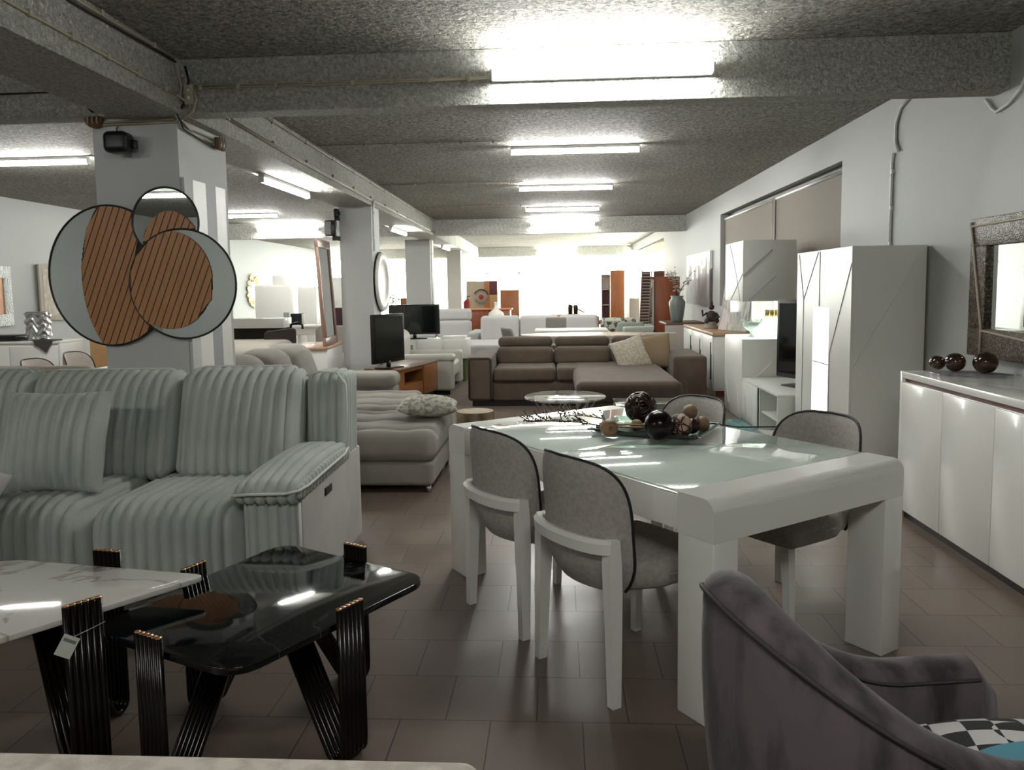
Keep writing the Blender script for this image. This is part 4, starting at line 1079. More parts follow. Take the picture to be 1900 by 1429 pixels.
# leaning abstract canvas
def mat_paint(name, cols, sc=3., st=(1, 1, 1), dist=2.):
    m = mat(name, cols[0], .7)
    N, L = nodes_of(m); b = N['Principled BSDF']; tc = N.new('ShaderNodeTexCoord'); mp = N.new('ShaderNodeMapping'); mp.inputs['Scale'].default_value = st
    L.new(tc.outputs['Object'], mp.inputs[0]); n = N.new('ShaderNodeTexNoise'); n.inputs['Scale'].default_value = sc; n.inputs['Distortion'].default_value = dist; n.inputs['Detail'].default_value = 4
    L.new(mp.outputs[0], n.inputs['Vector']); cr = N.new('ShaderNodeValToRGB'); e = cr.color_ramp.elements
    e[0].position = .3; e[0].color = (*cols[0], 1); e[1].position = .7; e[1].color = (*cols[-1], 1)
    for i, c in enumerate(cols[1:-1]): x = e.new(.3 + .4 * (i + 1) / (len(cols) - 1)); x.color = (*c, 1)
    L.new(n.outputs[0], cr.inputs[0]); L.new(cr.outputs[0], b.inputs['Base Color']); return m
cv = thing('canvas_painting', 'pale abstract streaked canvas leaning at an angle on the oak-topped sideboard', 'painting', (2.30, 10.45, .835))
cv.rotation_euler = (0, .16, .35)
MB().box(-.012, .012, -.33, .33, .0, .60).obj('canvas', mat_paint('abstract_paint', [(.25, .25, .25), (.55, .52, .5), (.70, .62, .6), (.35, .33, .33), (.66, .64, .62)], 3.2, (1, 1.6, .5)), cv)
# city painting on the wall
def mat_city():
    m = mat('city_paint', (.5, .5, .5), .6); N, L = nodes_of(m); b = N['Principled BSDF']; tc = N.new('ShaderNodeTexCoord'); sp = N.new('ShaderNodeSeparateXYZ'); L.new(tc.outputs['Object'], sp.inputs[0])
    n = N.new('ShaderNodeTexVoronoi'); n.inputs['Scale'].default_value = 3.2; mp = N.new('ShaderNodeMapping'); mp.inputs['Scale'].default_value = (1, 1.6, .35); L.new(tc.outputs['Object'], mp.inputs[0]); L.new(mp.outputs[0], n.inputs['Vector'])
    s2 = N.new('ShaderNodeSeparateColor'); L.new(n.outputs['Color'], s2.inputs[0])
    ad = N.new('ShaderNodeMath'); ad.operation = 'MULTIPLY_ADD'; ad.inputs[1].default_value = .5; L.new(s2.outputs[0], ad.inputs[0]); L.new(sp.outputs[2], ad.inputs[2])
    cr = N.new('ShaderNodeValToRGB'); e = cr.color_ramp.elements; e[0].position = .05; e[0].color = (.16, .14, .14, 1); e[1].position = .50; e[1].color = (.95, .93, .88, 1)
    x = e.new(.36); x.color = (.40, .38, .37, 1); x = e.new(.40); x.color = (.9, .88, .84, 1)
    L.new(ad.outputs[0], cr.inputs[0]); L.new(cr.outputs[0], b.inputs['Base Color']); return m
ct = thing('canvas_painting', 'large grey and white skyline canvas hung on the right wall', 'painting', (2.60, 14.7, 1.55))
MB().box(-.02, .025, -1.2, 1.2, -.47, .47).obj('canvas', mat_city(), ct)
# dark console and flower vase
co = thing('console_table', 'dark console with pale side panels under the flower vase', 'console', (1.75, 12.75, 0))
MB().box(0, .62, 0, .9, .80, .84, .003).obj('tabletop', M_WOODDK, co); MB().box(.30, .58, .05, .85, 0, .80).obj('body', mat('slate_front', (.12, .12, .12), .5), co)
MB().box(-.02, .30, -.03, .0, .0, .80).obj('pale_panel', mat('pinkish_panel', (.5, .44, .42), .4), co)
va = thing('flower_vase', 'tall grey-green vase of white blossoms on the dark console', 'vase', (1.96, 13.0, .841))
MB().lathe([(0, 0), (.085, 0), (.10, .05), (.13, .26), (.135, .33), (.09, .39), (.11, .43), (.095, .43), (.07, .39), (0, .37)], 24).obj('vase_body', mat('vase_grey_green', (.17, .20, .19), .3), va)
rnd = random.Random(11)
for k in range(9):
    a = rnd.uniform(0, 2 * PI); sp_ = rnd.uniform(.05, .26); h = rnd.uniform(.55, .85)
    tip = Vector((math.cos(a) * sp_, math.sin(a) * sp_ * .6, h)); p0 = Vector((0, 0, .40))
    stm = MB().tube([p0, p0.lerp(tip, .5) + Vector((0, 0, .04)), tip], .004, 5).obj('stem', mat('stem_green', (.06, .07, .04), .7), va)
    mb = MB()
    for q in range(7):
        w = p0.lerp(tip, rnd.uniform(.55, 1.05)) + Vector((rnd.uniform(-.04, .04), rnd.uniform(-.04, .04), rnd.uniform(-.02, .04)))
        for j in range(4): aa = rnd.uniform(0, 6.28); mb.ball(w + Vector((math.cos(aa) * .012, math.sin(aa) * .012, rnd.uniform(-.008, .008))), .012, 6, (1, 1, .5))
    mb.obj('blossoms', mat('blossom_white', (.45, .42, .38), .7), stm)

# ================================================================== BROWN CORNER SOFA
bs = thing('corner_sofa', 'taupe brown suede corner sofa with adjustable headrests and a chaise on the right', 'sofa', (0, 9.4, 0))
def sft(x0, x1, y0, y1, z0, z1, name, m=M_BROWN, par=bs, r=.05, fn=None, step=.06):
    return MB().soft(x0, x1, y0, y1, z0, z1, r, step, fn).obj(name, m, par)
sft(-1.10, -.80, 0, 1.15, .07, .60, 'armrest', r=.04); sft(1.37, 1.77, -.05, 1.15, .07, .60, 'armrest', r=.04)
MB().tube([(-1.085, -.005, .1), (-1.085, -.005, .57), (-1.06, -.006, .597), (-.84, -.006, .597), (-.815, -.005, .57), (-.815, -.005, .1)], .008, 6).obj('piping', M_BROWND, bs)
sft(-.80, .22, .03, 1.1, .07, .30, 'base', r=.02); sft(-.80, 1.36, .85, 1.15, .07, .60, 'rear_frame', r=.04)
cu = lambda x, y, z, a, b, c: (0, 0, .02 if c > .3 else 0)
sft(-.79, -.03, 0, .80, .295, .45, 'seat_cushion', fn=cu); sft(-.02, .72, 0, .80, .295, .45, 'seat_cushion', fn=cu)
sft(.20, 1.24, -1.48, .02, .07, .26, 'chaise_base', r=.02); sft(.18, 1.26, -1.50, .80, .255, .455, 'chaise_cushion', fn=cu, r=.07)
for a, b in ((-.79, -.06), (-.05, .68), (.69, 1.36)):
    sft(a, b, .62, .92, .44, .68, 'back_cushion', r=.07, fn=lambda x, y, z, p, q, r_: (0, .15 * (z - .45), 0))
    sft(a + .01, b - .01, .74, .96, .665, .80, 'headrest', r=.06)
MB().box(-1.05, 1.7, .05, 1.1, 0, .07).obj('plinth', M_BLACK, bs)
o = MB().pillow(.42, .42, .15).obj('patterned_cushion', mat('cream_pattern', (.40, .35, .28), .85, vary=(30, (.52, .47, .38), .42, .58))); o.location = (.90, 9.72, .60); o.rotation_euler = (PI / 2 - .35, -.30, .15)
tag(o, 'cream patterned cushion tilted on the brown sofa', 'cushion')
o = MB().pillow(.46, .44, .15).obj('gold_cushion', mat('tan_cushion', (.25, .18, .11), .85)); o.location = (1.19, 9.88, .61); o.rotation_euler = (PI / 2 - .3, -.12, -.1)
tag(o, 'tan brown cushion behind the cream one on the brown sofa', 'cushion')

# round marble coffee table
rt = thing('coffee_table', 'round patterned marble coffee table on twisted thin metal legs', 'coffee table', (.062, 7.30, 0))
MB().lathe([(0, .40), (.37, .40), (.385, .408), (.385, .418), (.375, .424), (0, .424)], 48).obj('tabletop', M_GMARB, rt)
for k in range(8):
    a = 2 * PI * k / 8; mb = MB()
    for s in (-1, 1): mb.tube([(.30 * math.cos(a), .30 * math.sin(a), .40), (.20 * math.cos(a + s * .4), .20 * math.sin(a + s * .4), .22), (.27 * math.cos(a + s * .8), .27 * math.sin(a + s * .8), .005)], .005, 6)
    mb.obj('leg', M_METAL, rt)
MB().tube([(.27 * math.cos(2 * PI * k / 40), .27 * math.sin(2 * PI * k / 40), .006) for k in range(40)], .006, 6, closed=True).obj('base_ring', M_METAL, rt)
# small glass table behind the dining table
gt = thing('side_table', 'low clear glass side table with a pale frame behind the dining table', 'side table', (.78, 6.62, 0))
MB().box(-.30, .28, -.32, .30, .44, .452, .002).obj('tabletop', M_GLASSG, gt)
for sx in (-.28, .26):
    for sy in (-.30, .28): MB().box(sx - .012, sx + .012, sy - .012, sy + .012, 0, .439).obj('leg', M_LINEN, gt)
MB().box(-.28, .26, -.30, .28, .20, .215).obj('lower_shelf', M_LINEN, gt)

# ================================================================== GREY-BEIGE CHAISE SOFA
cs = thing('chaise_sofa', 'grey-beige corner sofa with a long chaise and three tall back cushions, behind the striped sofa', 'sofa', (-.87, 5.36, 0))
def s2(x0, x1, y0, y1, z0, z1, name, r=.06, fn=None, step=.05, m=M_BEIGE): return MB().soft(x0, x1, y0, y1, z0, z1, r, step, fn).obj(name, m, cs)
def tuft(x, y, z, nx, ny, nz):
    if nz < .3: return (0, 0, 0)
    d = 0
    for tx in (-.25, -.62, -.99, -1.35):
        for ty in (.18, .55, .9, 1.3, 1.7, 2.05): d += -.035 * math.exp(-(((x - tx) ** 2 + (y - ty) ** 2) / .006)) - .010 * math.exp(-((y - ty) ** 2) / .0009)
    return (0, 0, d + .02)
s2(-1.48, 0, 0, 1.05, .22, .425, 'chaise_cushion', .075, tuft, .03)
s2(-1.48, -.02, .02, 1.03, .05, .225, 'chaise_base', .03)
s2(-1.50, -.45, 1.06, 2.22, .22, .44, 'seat_cushion', .075, tuft, .03)
s2(-1.50, -.47, 1.06, 2.22, .05, .225, 'seat_base', .03)
s2(-1.62, -.76, 2.23, 2.55, .05, .50, 'armrest', .05); s2(-1.60, -.74, 2.20, 2.57, .46, .62, 'arm_cushion', .075)
s2(-2.05, -1.70, .42, 2.5, .05, .62, 'rear_frame', .06)
for i in range(3):
    a = .44 + i * .62
    def bf(x, y, z, nx, ny, nz, a=a):
        k = math.sin(PI * min(1, max(0, (y - a) / .62))); return (-.32 * max(0, z - .45) + .03 * k, 0, .05 * k if nz > .2 else 0)
    s2(-1.78, -1.45, a, a + .61, .42, .89, 'back_cushion', .11, bf, .04)
for p in ((-.06, .06), (-.06, .98), (-1.4, .06)): MB().tube([(p[0], p[1], 0), (p[0], p[1], .05)], [.016, .022], 10).obj('foot', M_METAL, cs)
o = MB().pillow(.46, .42, .17).obj('throw_cushion', [mat('cream_print', (.64, .63, .55), .85, vary=(26, (.35, .33, .26), .48, .56))]); o.location = (-1.02, 6.02, .53); o.rotation_euler = (.0, .03, .12)
tag(o, 'cream printed cushion with dark underside lying on the grey-beige chaise', 'cushion')
o = thing('log_table', 'low tree-trunk side table with pale cut top beside the chaise', 'side table', (-.71, 6.56, 0))
mb = MB(); pr = []
vs = []; n = 48
for z in (0, .1, .2, .3, .385, .40):
    for k in range(n):
        a = 2 * PI * k / n; r = .165 * (1 + .03 * math.sin(7 * a) + .02 * math.sin(13 * a + z * 9)) * (1 if z < .4 else .96); vs.append((r * math.cos(a), r * math.sin(a), z))
fs = []
for i in range(5):
    for k in range(n): l = (k + 1) % n; fs.append((i * n + k, i * n + l, (i + 1) * n + l, (i + 1) * n + k))
mb.add(vs, fs, True); mb.obj('trunk', mat('bark', (.22, .15, .10), .8, vary=(14, (.42, .33, .23), .42, .6, (1, 1, .25)), bump=(40, .6, .02)), o)
MB().prism(circ(0, 0, .156, n=48), .398, .402).obj('cut_face', mat('cut_wood', (.45, .36, .25), .6, vary=(10, (.33, .24, .15), .5, .7)), o)

# ================================================================== MIDDLE GROUND, CENTRE-LEFT
wt_ = thing('tv_cabinet', 'orange-brown wooden television cabinet with a dark open compartment', 'cabinet', (-1.87, 9.13, 0), math.atan2(1.15, .26))
M_TEAK = mat_wood('teak', (.24, .095, .03), (.30, .13, .045), .35, 4, 'X')
MB().box(0, .12, 0, .46, .10, .48).box(.68, 1.18, 0, .46, .10, .48).box(.12, .68, 0, .46, .10, .28).box(.12, .68, 0, .46, .44, .48).box(.12, .68, .40, .46, .28, .44).obj('carcass', M_TEAK, wt_)
MB().box(-.01, 1.19, -.015, .47, .48, .50, .002).obj('top_panel', mat_wood('teak_top', (.20, .13, .09), (.26, .17, .12), .3, 4, 'X'), wt_)
MB().box(.13, .67, .395, .40, .28, .44).obj('compartment_back', M_BLACK, wt_)
MB().box(.69, 1.17, -.012, 0, .11, .475, .002).obj('door', M_TEAK, wt_)
MB().box(.04, 1.14, .03, .42, 0, .10).obj('plinth', M_BLACK, wt_)
tv('television', 'smaller flat television on the orange-brown wooden cabinet by the second pillar', (-2.04, 9.28, .501), math.radians(67), .64, .58, M_SCREENG, .30, .035)
tv('television', 'wide flat television on the white cabinet behind the wooden television cabinet', (-2.26, 12.25, .661), .08, .80, .47, M_SCREEN, .4, .02)
wc_ = thing('media_cabinet', 'white two-door media cabinet with a green base, under the wide television', 'cabinet', (-2.80, 12.0, 0))
MB().box(0, 1.40, 0, .5, .36, .66, .003).obj('carcass', M_LACQ2, wc_)
MB().box(.62, .99, -.012, -.001, .37, .65, .002).obj('door', M_LACQ2, wc_); MB().box(1.03, 1.395, -.012, -.001, .37, .65, .002).obj('door', M_LACQ2, wc_)
MB().box(.12, .55, -.004, .0, .44, .58).obj('open_shelf', mat('shelf_shade', (.25, .28, .24), .5), wc_)
MB().box(.98, 1.36, .05, .4, .661, .70, .004).obj('raised_plinth', M_LACQ2, wc_)
MB().box(.4, 1.36, .05, .48, 0, .36).obj('base', mat('green_base', (.07, .10, .02), .5), wc_)
def soft_obj(par, name, m, x0, x1, y0, y1, z0, z1, r=.05, step=.07, fn=None): return MB().soft(x0, x1, y0, y1, z0, z1, r, step, fn).obj(name, m, par)
M_OFFW = mat('off_white_leather', (.52, .52, .46), .5)
ac = thing('armchair', 'off-white armchair with rounded back behind the wooden television cabinet', 'armchair', (-1.42, 10.45, 0))
soft_obj(ac, 'armrest', M_OFFW, -.85, 0, 0, .20, .06, .50, .04); soft_obj(ac, 'arm_pad', M_OFFW, -.87, .02, -.02, .22, .46, .555, .04)
soft_obj(ac, 'armrest', M_OFFW, -.85, 0, .95, 1.15, .06, .54, .04)
soft_obj(ac, 'backrest', M_OFFW, -1.0, -.76, .05, 1.1, .1, .86, .12, .06); soft_obj(ac, 'seat_cushion', M_OFFW, -.80, -.02, .2, .95, .2, .43, .06)
MB().box(-.8, -.05, .05, 1.1, 0, .06).obj('plinth', M_BLACK, ac)

# recliner sofa and pale sectional
rs = thing('recliner_sofa', 'pale grey recliner sofa with high two-part backs, left of the pale sectional', 'sofa', (-2.50, 15.0, 0))
for i in range(2):
    a = -.62 + i * .70
    soft_obj(rs, 'headrest', M_PALE, a, a + .69, .55, .80, .80, 1.04, .07); soft_obj(rs, 'back_cushion', M_PALE, a, a + .69, .48, .78, .45, .81, .07)
    soft_obj(rs, 'seat_cushion', M_PALE, a, a + .69, -.2, .55, .25, .46, .06)
soft_obj(rs, 'armrest', M_PALE, .79, 1.02, -.25, .75, .06, .62, .06); soft_obj(rs, 'base', M_PALE, -.6, .8, -.18, .8, .06, .26, .03)
MB().box(-.5, .9, -.1, .7, 0, .06).obj('plinth', M_BLACK, rs)
se = thing('sectional_sofa', 'pale grey sectional sofa with four-square back cushions, behind the brown sofa', 'sofa', (-1.45, 14.2, 0))
for i in range(3):
    a = .0 + i * .74
    soft_obj(se, 'back_cushion', M_PALE, a, a + .73, .35, .60, .44, .92, .07, .06, lambda x, y, z, p, q, r_: (0, .2 * (z - .45), 0))
    if i: soft_obj(se, 'seat_cushion', M_PALE, a, a + .73, -.4, .4, .24, .45, .06)
soft_obj(se, 'chaise_cushion', M_PALE, -.32, .60, -1.15, .4, .24, .49, .06); soft_obj(se, 'chaise_base', M_PALE, -.30, .58, -1.1, .4, .07, .245, .03)
soft_obj(se, 'base', M_PALE, .6, 2.24, -.35, .6, .07, .25, .03); soft_obj(se, 'armrest', M_PALE, 2.24, 2.44, -.4, .7, .07, .62, .05)
soft_obj(se, 'rear_frame', M_PALE, .0, 2.2, .56, .78, .07, .66, .04)
MB().box(-.2, 2.3, -.9, .6, 0, .07).obj('plinth', M_BLACK, se)

# far dining group behind the brown sofa
ot = thing('dining_table', 'pale oval dining table just behind the brown sofa', 'table', (.48, 11.42, 0))
MB().prism(circ(0, 0, 1.02, n=48, ry=.52), .725, .755, bev=.004).obj('tabletop', M_CREAM if False else mat('pale_oak_top', (.55, .45, .36), .25), ot)
MB().lathe([(.30, 0), (.30, .03), (.10, .06), (.09, .66), (.22, .725)], 24).obj('pedestal', M_WOODDK, ot)
rtb = thing('dining_table', 'white rectangular dining table behind the oval one', 'table', (.25, 12.75, 0))
MB().box(-.62, .55, -.38, .38, .73, .76, .004).obj('tabletop', M_LACQ2, rtb)
for sx in (-.56, .49):
    for sy in (-.32, .32): MB().box(sx - .03, sx + .03, sy - .03, sy + .03, 0, .73).obj('leg', M_LACQ2, rtb)
def simple_chair(label, loc, rz, fab, zt=.86, w=.46, flare=0., group=None):
    t = thing('upholstered_chair', label, 'chair', loc, rz, group)
    soft_obj(t, 'seat', fab, -w / 2, w / 2, -.22, .22, .38, .47, .035)
    def bf(x, y, z, a, b, c): k = (z - .40) / (zt - .40); return (x * flare * k, -.10 * k + .25 * x * x, 0)
    soft_obj(t, 'backrest', fab, -w / 2, w / 2, -.24, -.18, .40, zt, .03, .05, bf)
    for sx in (-.18, .18):
        for sy in (-.17, .17): MB().tube([(sx, sy, .385), (sx * 1.15, sy * 1.2, 0)], [.016, .011], 8).obj('leg', M_WOODDK, t)
    return t
M_SAGE = mat('sage_leather', (.33, .38, .33), .5); M_TAUPEC = mat('taupe_fabric', (.27, .25, .22), .8)
simple_chair('taupe chair at the left end of the far oval table', (-.50, 11.9, 0), -1.2, M_TAUPEC, .84)
simple_chair('small taupe chair behind the white rectangular table', (-.03, 13.4, 0), PI, M_TAUPEC, .92, .36)
simple_chair('off-white chair with flared back at the right end of the far oval table', (1.12, 12.32, 0), .4, mat('chair_white_leather', (.62, .66, .60), .5), .83, .44, .25)
simple_chair('sage green chair behind the flared white chair', (1.12, 13.0, 0), .2, M_SAGE, .86, .44)
simple_chair('low sage green chair beside the white rectangular table', (1.45, 13.5, 0), PI, M_SAGE, .78, .40)
simple_chair('cream round-backed chair behind the right end of the brown sofa', (1.42, 11.15, 0), 0, M_CREAM, .80, .44)
dr_ = thing('drawer_chest', 'narrow coral pink chest of drawers beyond the sectional', 'chest of drawers', (.72, 15.2, 0))
MB().box(-.08, .08, 0, .4, 0, .86).obj('carcass', mat('coral', (.55, .20, .15), .5), dr_)
for k in range(3): MB().box(-.07, .07, -.012, -.001, .08 + k * .26, .32 + k * .26, .002).obj('drawer', mat('coral', (.55, .20, .15), .5), dr_)
zb = thing('patterned_armchair', 'low armchair in black and cream leaf pattern by the orange cabinet', 'armchair', (1.24, 15.7, 0))
M_ZEB = mat('leaf_pattern', (.06, .07, .06), .85, vary=(11, (.50, .50, .42), .46, .52))
soft_obj(zb, 'backrest', M_ZEB, -.36, .36, .35, .6, .1, .80, .08); soft_obj(zb, 'seat', M_ZEB, -.26, .26, -.35, .38, .1, .42, .07)
for s in (-.32, .32): soft_obj(zb, 'armrest', M_ZEB, s - .05, s + .05, -.3, .55, .08, .62, .06)
MB().box(-.33, .33, -.25, .5, 0, .1).obj('plinth', M_BLACK, zb)

# right side beyond the console
ld = thing('slatted_rack', 'tall slanting dark rack of many thin slats leaning near the far window', 'rack', (1.56, 14.45, 0))
def ldx(z): return -.07 + .09 * z / 1.7
for s in (0, 1):
    MB().tube([(-.09 + s * .165, 0, 0), (.0 + s * .165, .12, 1.72)], .009, 6).obj('rail', mat('rack_copper', (.24, .09, .05), .4), ld)
for k in range(30):
    z = .06 + k * .055; q = z / 1.72; MB().box(-.085 + .09 * q, .07 + .09 * q, .0 + .12 * q, .012 + .12 * q, z, z + .012).obj('slat', mat('rack_slat', (.55, .5, .42), .5) if k % 1 == 0 else M_WOODDK, ld)
MB().add([(-.08, .02, .03), (.065, .02, .03), (.155, .14, 1.7), (.01, .14, 1.7), (-.08, .028, .03), (.065, .028, .03), (.155, .148, 1.7), (.01, .148, 1.7)], [(0, 1, 2, 3), (7, 6, 5, 4), (0, 4, 5, 1), (1, 5, 6, 2), (2, 6, 7, 3), (3, 7, 4, 0)]).obj('back_board', mat('rack_dark', (.06, .025, .018), .5), ld)
mh = thing('wardrobe', 'mahogany wardrobe with a mirrored door, by the flower vase', 'wardrobe', (1.63, 15.0, 0))
MB().box(0, .68, .02, .62, 0, 1.61, .003).obj('carcass', M_MAHOG, mh)
MB().box(.0, .21, 0, .019, .03, 1.58, .002).obj('door', M_MAHOG, mh); MB().box(.215, .68, 0, .019, .03, 1.60, .002).obj('door', M_MAHOG, mh)
MB().box(.02, .03, -.012, -.001, .62, 1.56).box(.16, .20, -.012, -.001, .62, 1.56).box(.02, .2, -.012, -.001, .60, .63).obj('mirror_frame', M_CREAM, mh)
MB().box(.03, .16, -.006, -.001, .63, 1.56).obj('mirror_glass', M_MIRROR, mh)
MB().box(.20, .40, .05, .5, 1.612, 1.72).obj('cornice_box', M_WOODDK, mh)
ow = thing('wardrobe', 'tall narrow orange wardrobe standing in the bright far aisle', 'wardrobe', (1.35, 20.0, 0))
MB().box(0, .35, .02, .6, 0, 1.84, .003).obj('carcass', M_CHERRY, ow); MB().box(.005, .345, 0, .019, .02, 1.83, .002).obj('door', M_CHERRY, ow)
ow = thing('wardrobe', 'orange cabinet at shoulder height in front of the bright far wall', 'wardrobe', (-1.46, 20.0, 0))
MB().box(0, .48, .02, .5, 0, 1.39, .003).obj('carcass', M_CHERRY, ow); MB().box(.005, .475, 0, .019, .02, 1.38, .002).obj('door', M_CHERRY, ow)
bk = thing('bookcase', 'white open bookcase with dark blocks, left of the tall orange wardrobe', 'bookcase', (1.15, 20.6, 0))
MB().box(0, .02, 0, .35, 0, 1.75).box(.20, .22, 0, .35, 0, 1.75).box(.02, .2, .33, .35, 0, 1.75).obj('sides', M_LACQ2, bk)
for z in (.0, .5, .95, 1.35, 1.73): MB().box(.02, .2, 0, .33, z, z + .02).obj('shelf', M_LACQ2, bk)
for z, h in ((.53, .38), (.98, .34)):
    o = MB().box(1.18, 1.34, 20.64, 20.88, z, z + h).obj('storage_box', mat('dark_wine', (.06, .02, .035), .5)); tag(o, 'dark box on the %s shelf of the white bookcase' % ('lower' if z < .9 else 'upper'), 'box')
for i, (x, y, z1, lb) in enumerate(((1.98, 20.4, 1.80, 'tall standing mirror with a pale frame right of the orange wardrobe'), (2.12, 18.6, 1.45, 'shorter framed standing mirror nearer than the tall one'))):
    t = thing('standing_mirror', lb, 'mirror', (x, y, 0), .5)
    MB().box(-.19, -.15, 0, .03, .0, z1).box(.15, .19, 0, .03, .0, z1).box(-.15, .15, 0, .03, z1 - .05, z1).box(-.15, .15, 0, .03, .0, .12).obj('frame', M_CREAM if i == 0 else M_MAHOG, t)
    MB().box(-.15, .15, .01, .02, .12, z1 - .05).obj('mirror_glass', M_MIRROR, t)
# loungers and dark wood pieces
lg = thing('sun_lounger', 'dark wooden slatted lounger with raised back beyond the sectional', 'lounger', (.70, 18.0, 0))
MB().box(-.55, .62, 0, .06, .58, .66).box(-.55, .62, .6, .66, .58, .66).obj('frame', M_MAHOG, lg)
for k in range(9): MB().box(-.5 + k * .12, -.41 + k * .12, .06, .6, .64, .665).obj('slat', M_WOODDK, lg)
for sx in (-.5, .55):
    for sy in (.03, .63): MB().box(sx - .03, sx + .03, sy - .03, sy + .03, 0, .58).obj('leg', M_MAHOG, lg)
MB().box(-.50, -.10, .05, .6, -.012, .012, mtx=T(0, 0, .80) @ RY(.5)).obj('backrest', M_WOODDK, lg)
for i, x in enumerate((.28, .40)):
    o = MB().lathe([(0, 0), (.045, 0), (.05, .16), (.04, .2), (0, .2)], 16).obj('dark_jar', M_BLACK); o.location = (x, 17.3, .845); tag(o, '%s of two small dark jars on the honey wood cabinet' % ('left' if i == 0 else 'right'), 'jar')
hc = thing('low_cabinet', 'honey coloured low wooden cabinet beyond the sectional', 'cabinet', (.18, 17.1, 0))
MB().box(-.32, .32, 0, .45, .0, .84, .003).obj('carcass', M_OAKHON, hc); MB().box(-.30, .30, -.012, -.001, .05, .80, .002).obj('door', M_OAKHON, hc)
bl = thing('day_bed', 'low pinkish grey bed in the bright far aisle', 'bed', (-.45, 19.0, 0))
soft_obj(bl, 'mattress', mat('mauve_pale', (.52, .44, .44), .8), -.5, .6, 0, 1.9, .25, .62, .1, .15); MB().box(-.45, .55, .05, 1.85, 0, .25).obj('bed_base', M_LINEN, bl)
# seating against the far wall
fs_ = thing('sofa', 'pale three-seat sofa against the sunlit far wall under two pictures', 'sofa', (.95, 31.0, 0))
M_FARS = mat('far_sofa', (.70, .60, .52), .8)
for k in range(3): soft_obj(fs_, 'back_cushion', M_FARS, -1.15 + k * .77, -.40 + k * .77, .6, .85, .45, .98, .08, .1); soft_obj(fs_, 'seat_cushion', M_FARS, -1.15 + k * .77, -.40 + k * .77, -.1, .65, .25, .47, .06, .1)
for s in (-1.28, 1.28): soft_obj(fs_, 'armrest', M_FARS, s - .12, s + .12, -.12, .9, .05, .62, .06, .1)
MB().box(-1.15, 1.15, 0, .85, .0, .25).obj('base', M_FARS, fs_)
for i, (x, lb) in enumerate(((.40, 'left of two washed-out pictures on the far wall'), (1.05, 'right of two washed-out pictures on the far wall'))):
    t = thing('framed_picture', lb, 'picture', (x, 33.97, 1.42)); MB().box(-.24, .24, -.02, .02, -.46, .46).obj('frame', M_CREAM, t); MB().box(-.19, .19, -.024, -.0205, -.40, .40).obj('print', mat('faded_print', (.8, .68, .5), .6), t)
# left of the bright aisle
mc = thing('chest', 'dark red-brown chest under the white bottle vase', 'chest', (-1.62, 16.4, 0))
MB().box(-.35, .62, 0, .5, 0, .98, .003).obj('carcass', M_MAHOG, mc); MB().box(-.33, .60, -.012, -.001, .1, .9, .002).obj('door', M_MAHOG, mc); MB().box(-.4, .66, -.03, .53, .98, 1.01, .003).obj('top_panel', M_CHERRY, mc)
o = MB().lathe([(0, 0), (.08, 0), (.15, .06), (.17, .14), (.15, .22), (.07, .28), (.035, .31), (.03, .40), (.04, .44), (.03, .44), (0, .40)], 28).obj('bottle_vase', mat('white_ceramic', (.72, .68, .62), .4)); o.location = (-1.25, 15.9, .72)
tag(o, 'large round white bottle vase behind the pale sectional', 'vase')
vs_ = thing('plant_stand', 'small pale stand carrying the round white vase', 'stand', (-1.25, 15.9, 0)); MB().lathe([(.14, 0), (.14, .02), (.05, .04), (.05, .68), (.13, .70), (.13, .719)], 20).obj('pedestal', M_LACQ2, vs_)
cb = thing('wall_unit', 'tall unit of cream, orange, maroon and yellow panels by the fourth pillar', 'cabinet', (-2.35, 20.2, 0))
for nm_, x0, x1, z0, z1, c in (('cream_panel', 0, .46, 0, 1.62, (.58, .50, .36)), ('orange_panel', .461, .60, 0, 1.63, (.62, .26, .12)), ('maroon_panel', .601, .80, 1.27, 1.63, (.16, .05, .05)), ('yellow_panel', .601, .80, 0, 1.269, (.72, .46, .20))):
    MB().box(x0, x1, 0, .4, z0, z1).obj(nm_, mat(nm_, c, .5), cb)
fn_ = thing('round_wall_disc', 'pale round disc with a red centre in front of the coloured panels', 'decoration', (-1.96, 20.12, 1.22))
MB().lathe([(.07, -.01), (.18, -.01), (.18, .02), (.07, .02)], 32, mtx=RX(PI / 2)).obj('disc', mat('disc_grey', (.5, .46, .38), .5), fn_); MB().ball((0, -.03, 0), .06, 16, (1, .5, 1)).obj('red_centre', mat('red', (.45, .03, .03), .4), fn_)
MB().tube([(.19 * math.cos(a), -.02, .19 * math.sin(a)) for a in [PI * (.1 + .75 * k / 16) for k in range(17)]], .018, 6).obj('brown_arc', M_WOODDK, fn_)
MB().box(-.015, .015, -.01, .06, -.05, .05).obj('mount', M_BLACK, fn_)
fe = thing('fire_extinguisher', 'red fire extinguisher hanging beside the fourth pillar', 'fire extinguisher', (-2.25, 19.4, 0))
MB().lathe([(0, .80), (.08, .80), (.085, .83), (.085, 1.10), (.05, 1.16), (.025, 1.18), (0, 1.18)], 18).obj('cylinder', mat('red', (.45, .03, .03), .4), fe)
MB().tube([(0, 0, 1.18), (0, 0, 1.24), (.08, 0, 1.25)], .014, 6).tube([(0, 0, 1.2), (-.09, 0, 1.17), (-.1, 0, .95)], .009, 6).obj('valve_and_hose', M_BLACK, fe)
MB().box(-.06, .06, -.06, .06, 0, .80).obj('stand', M_LACQ2, fe)
pl = thing('potted_plant', 'bushy green plant with a brown top between the second and third pillars', 'plant', (-4.0, 19.0, 0))
MB().lathe([(0, 0), (.16, 0), (.2, .4), (.18, .4), (0, .36)], 18).obj('pot', M_LINEN, pl); MB().tube([(0, 0, .36), (0, 0, 1.0)], .02, 6).obj('stem', M_WOODDK, pl)
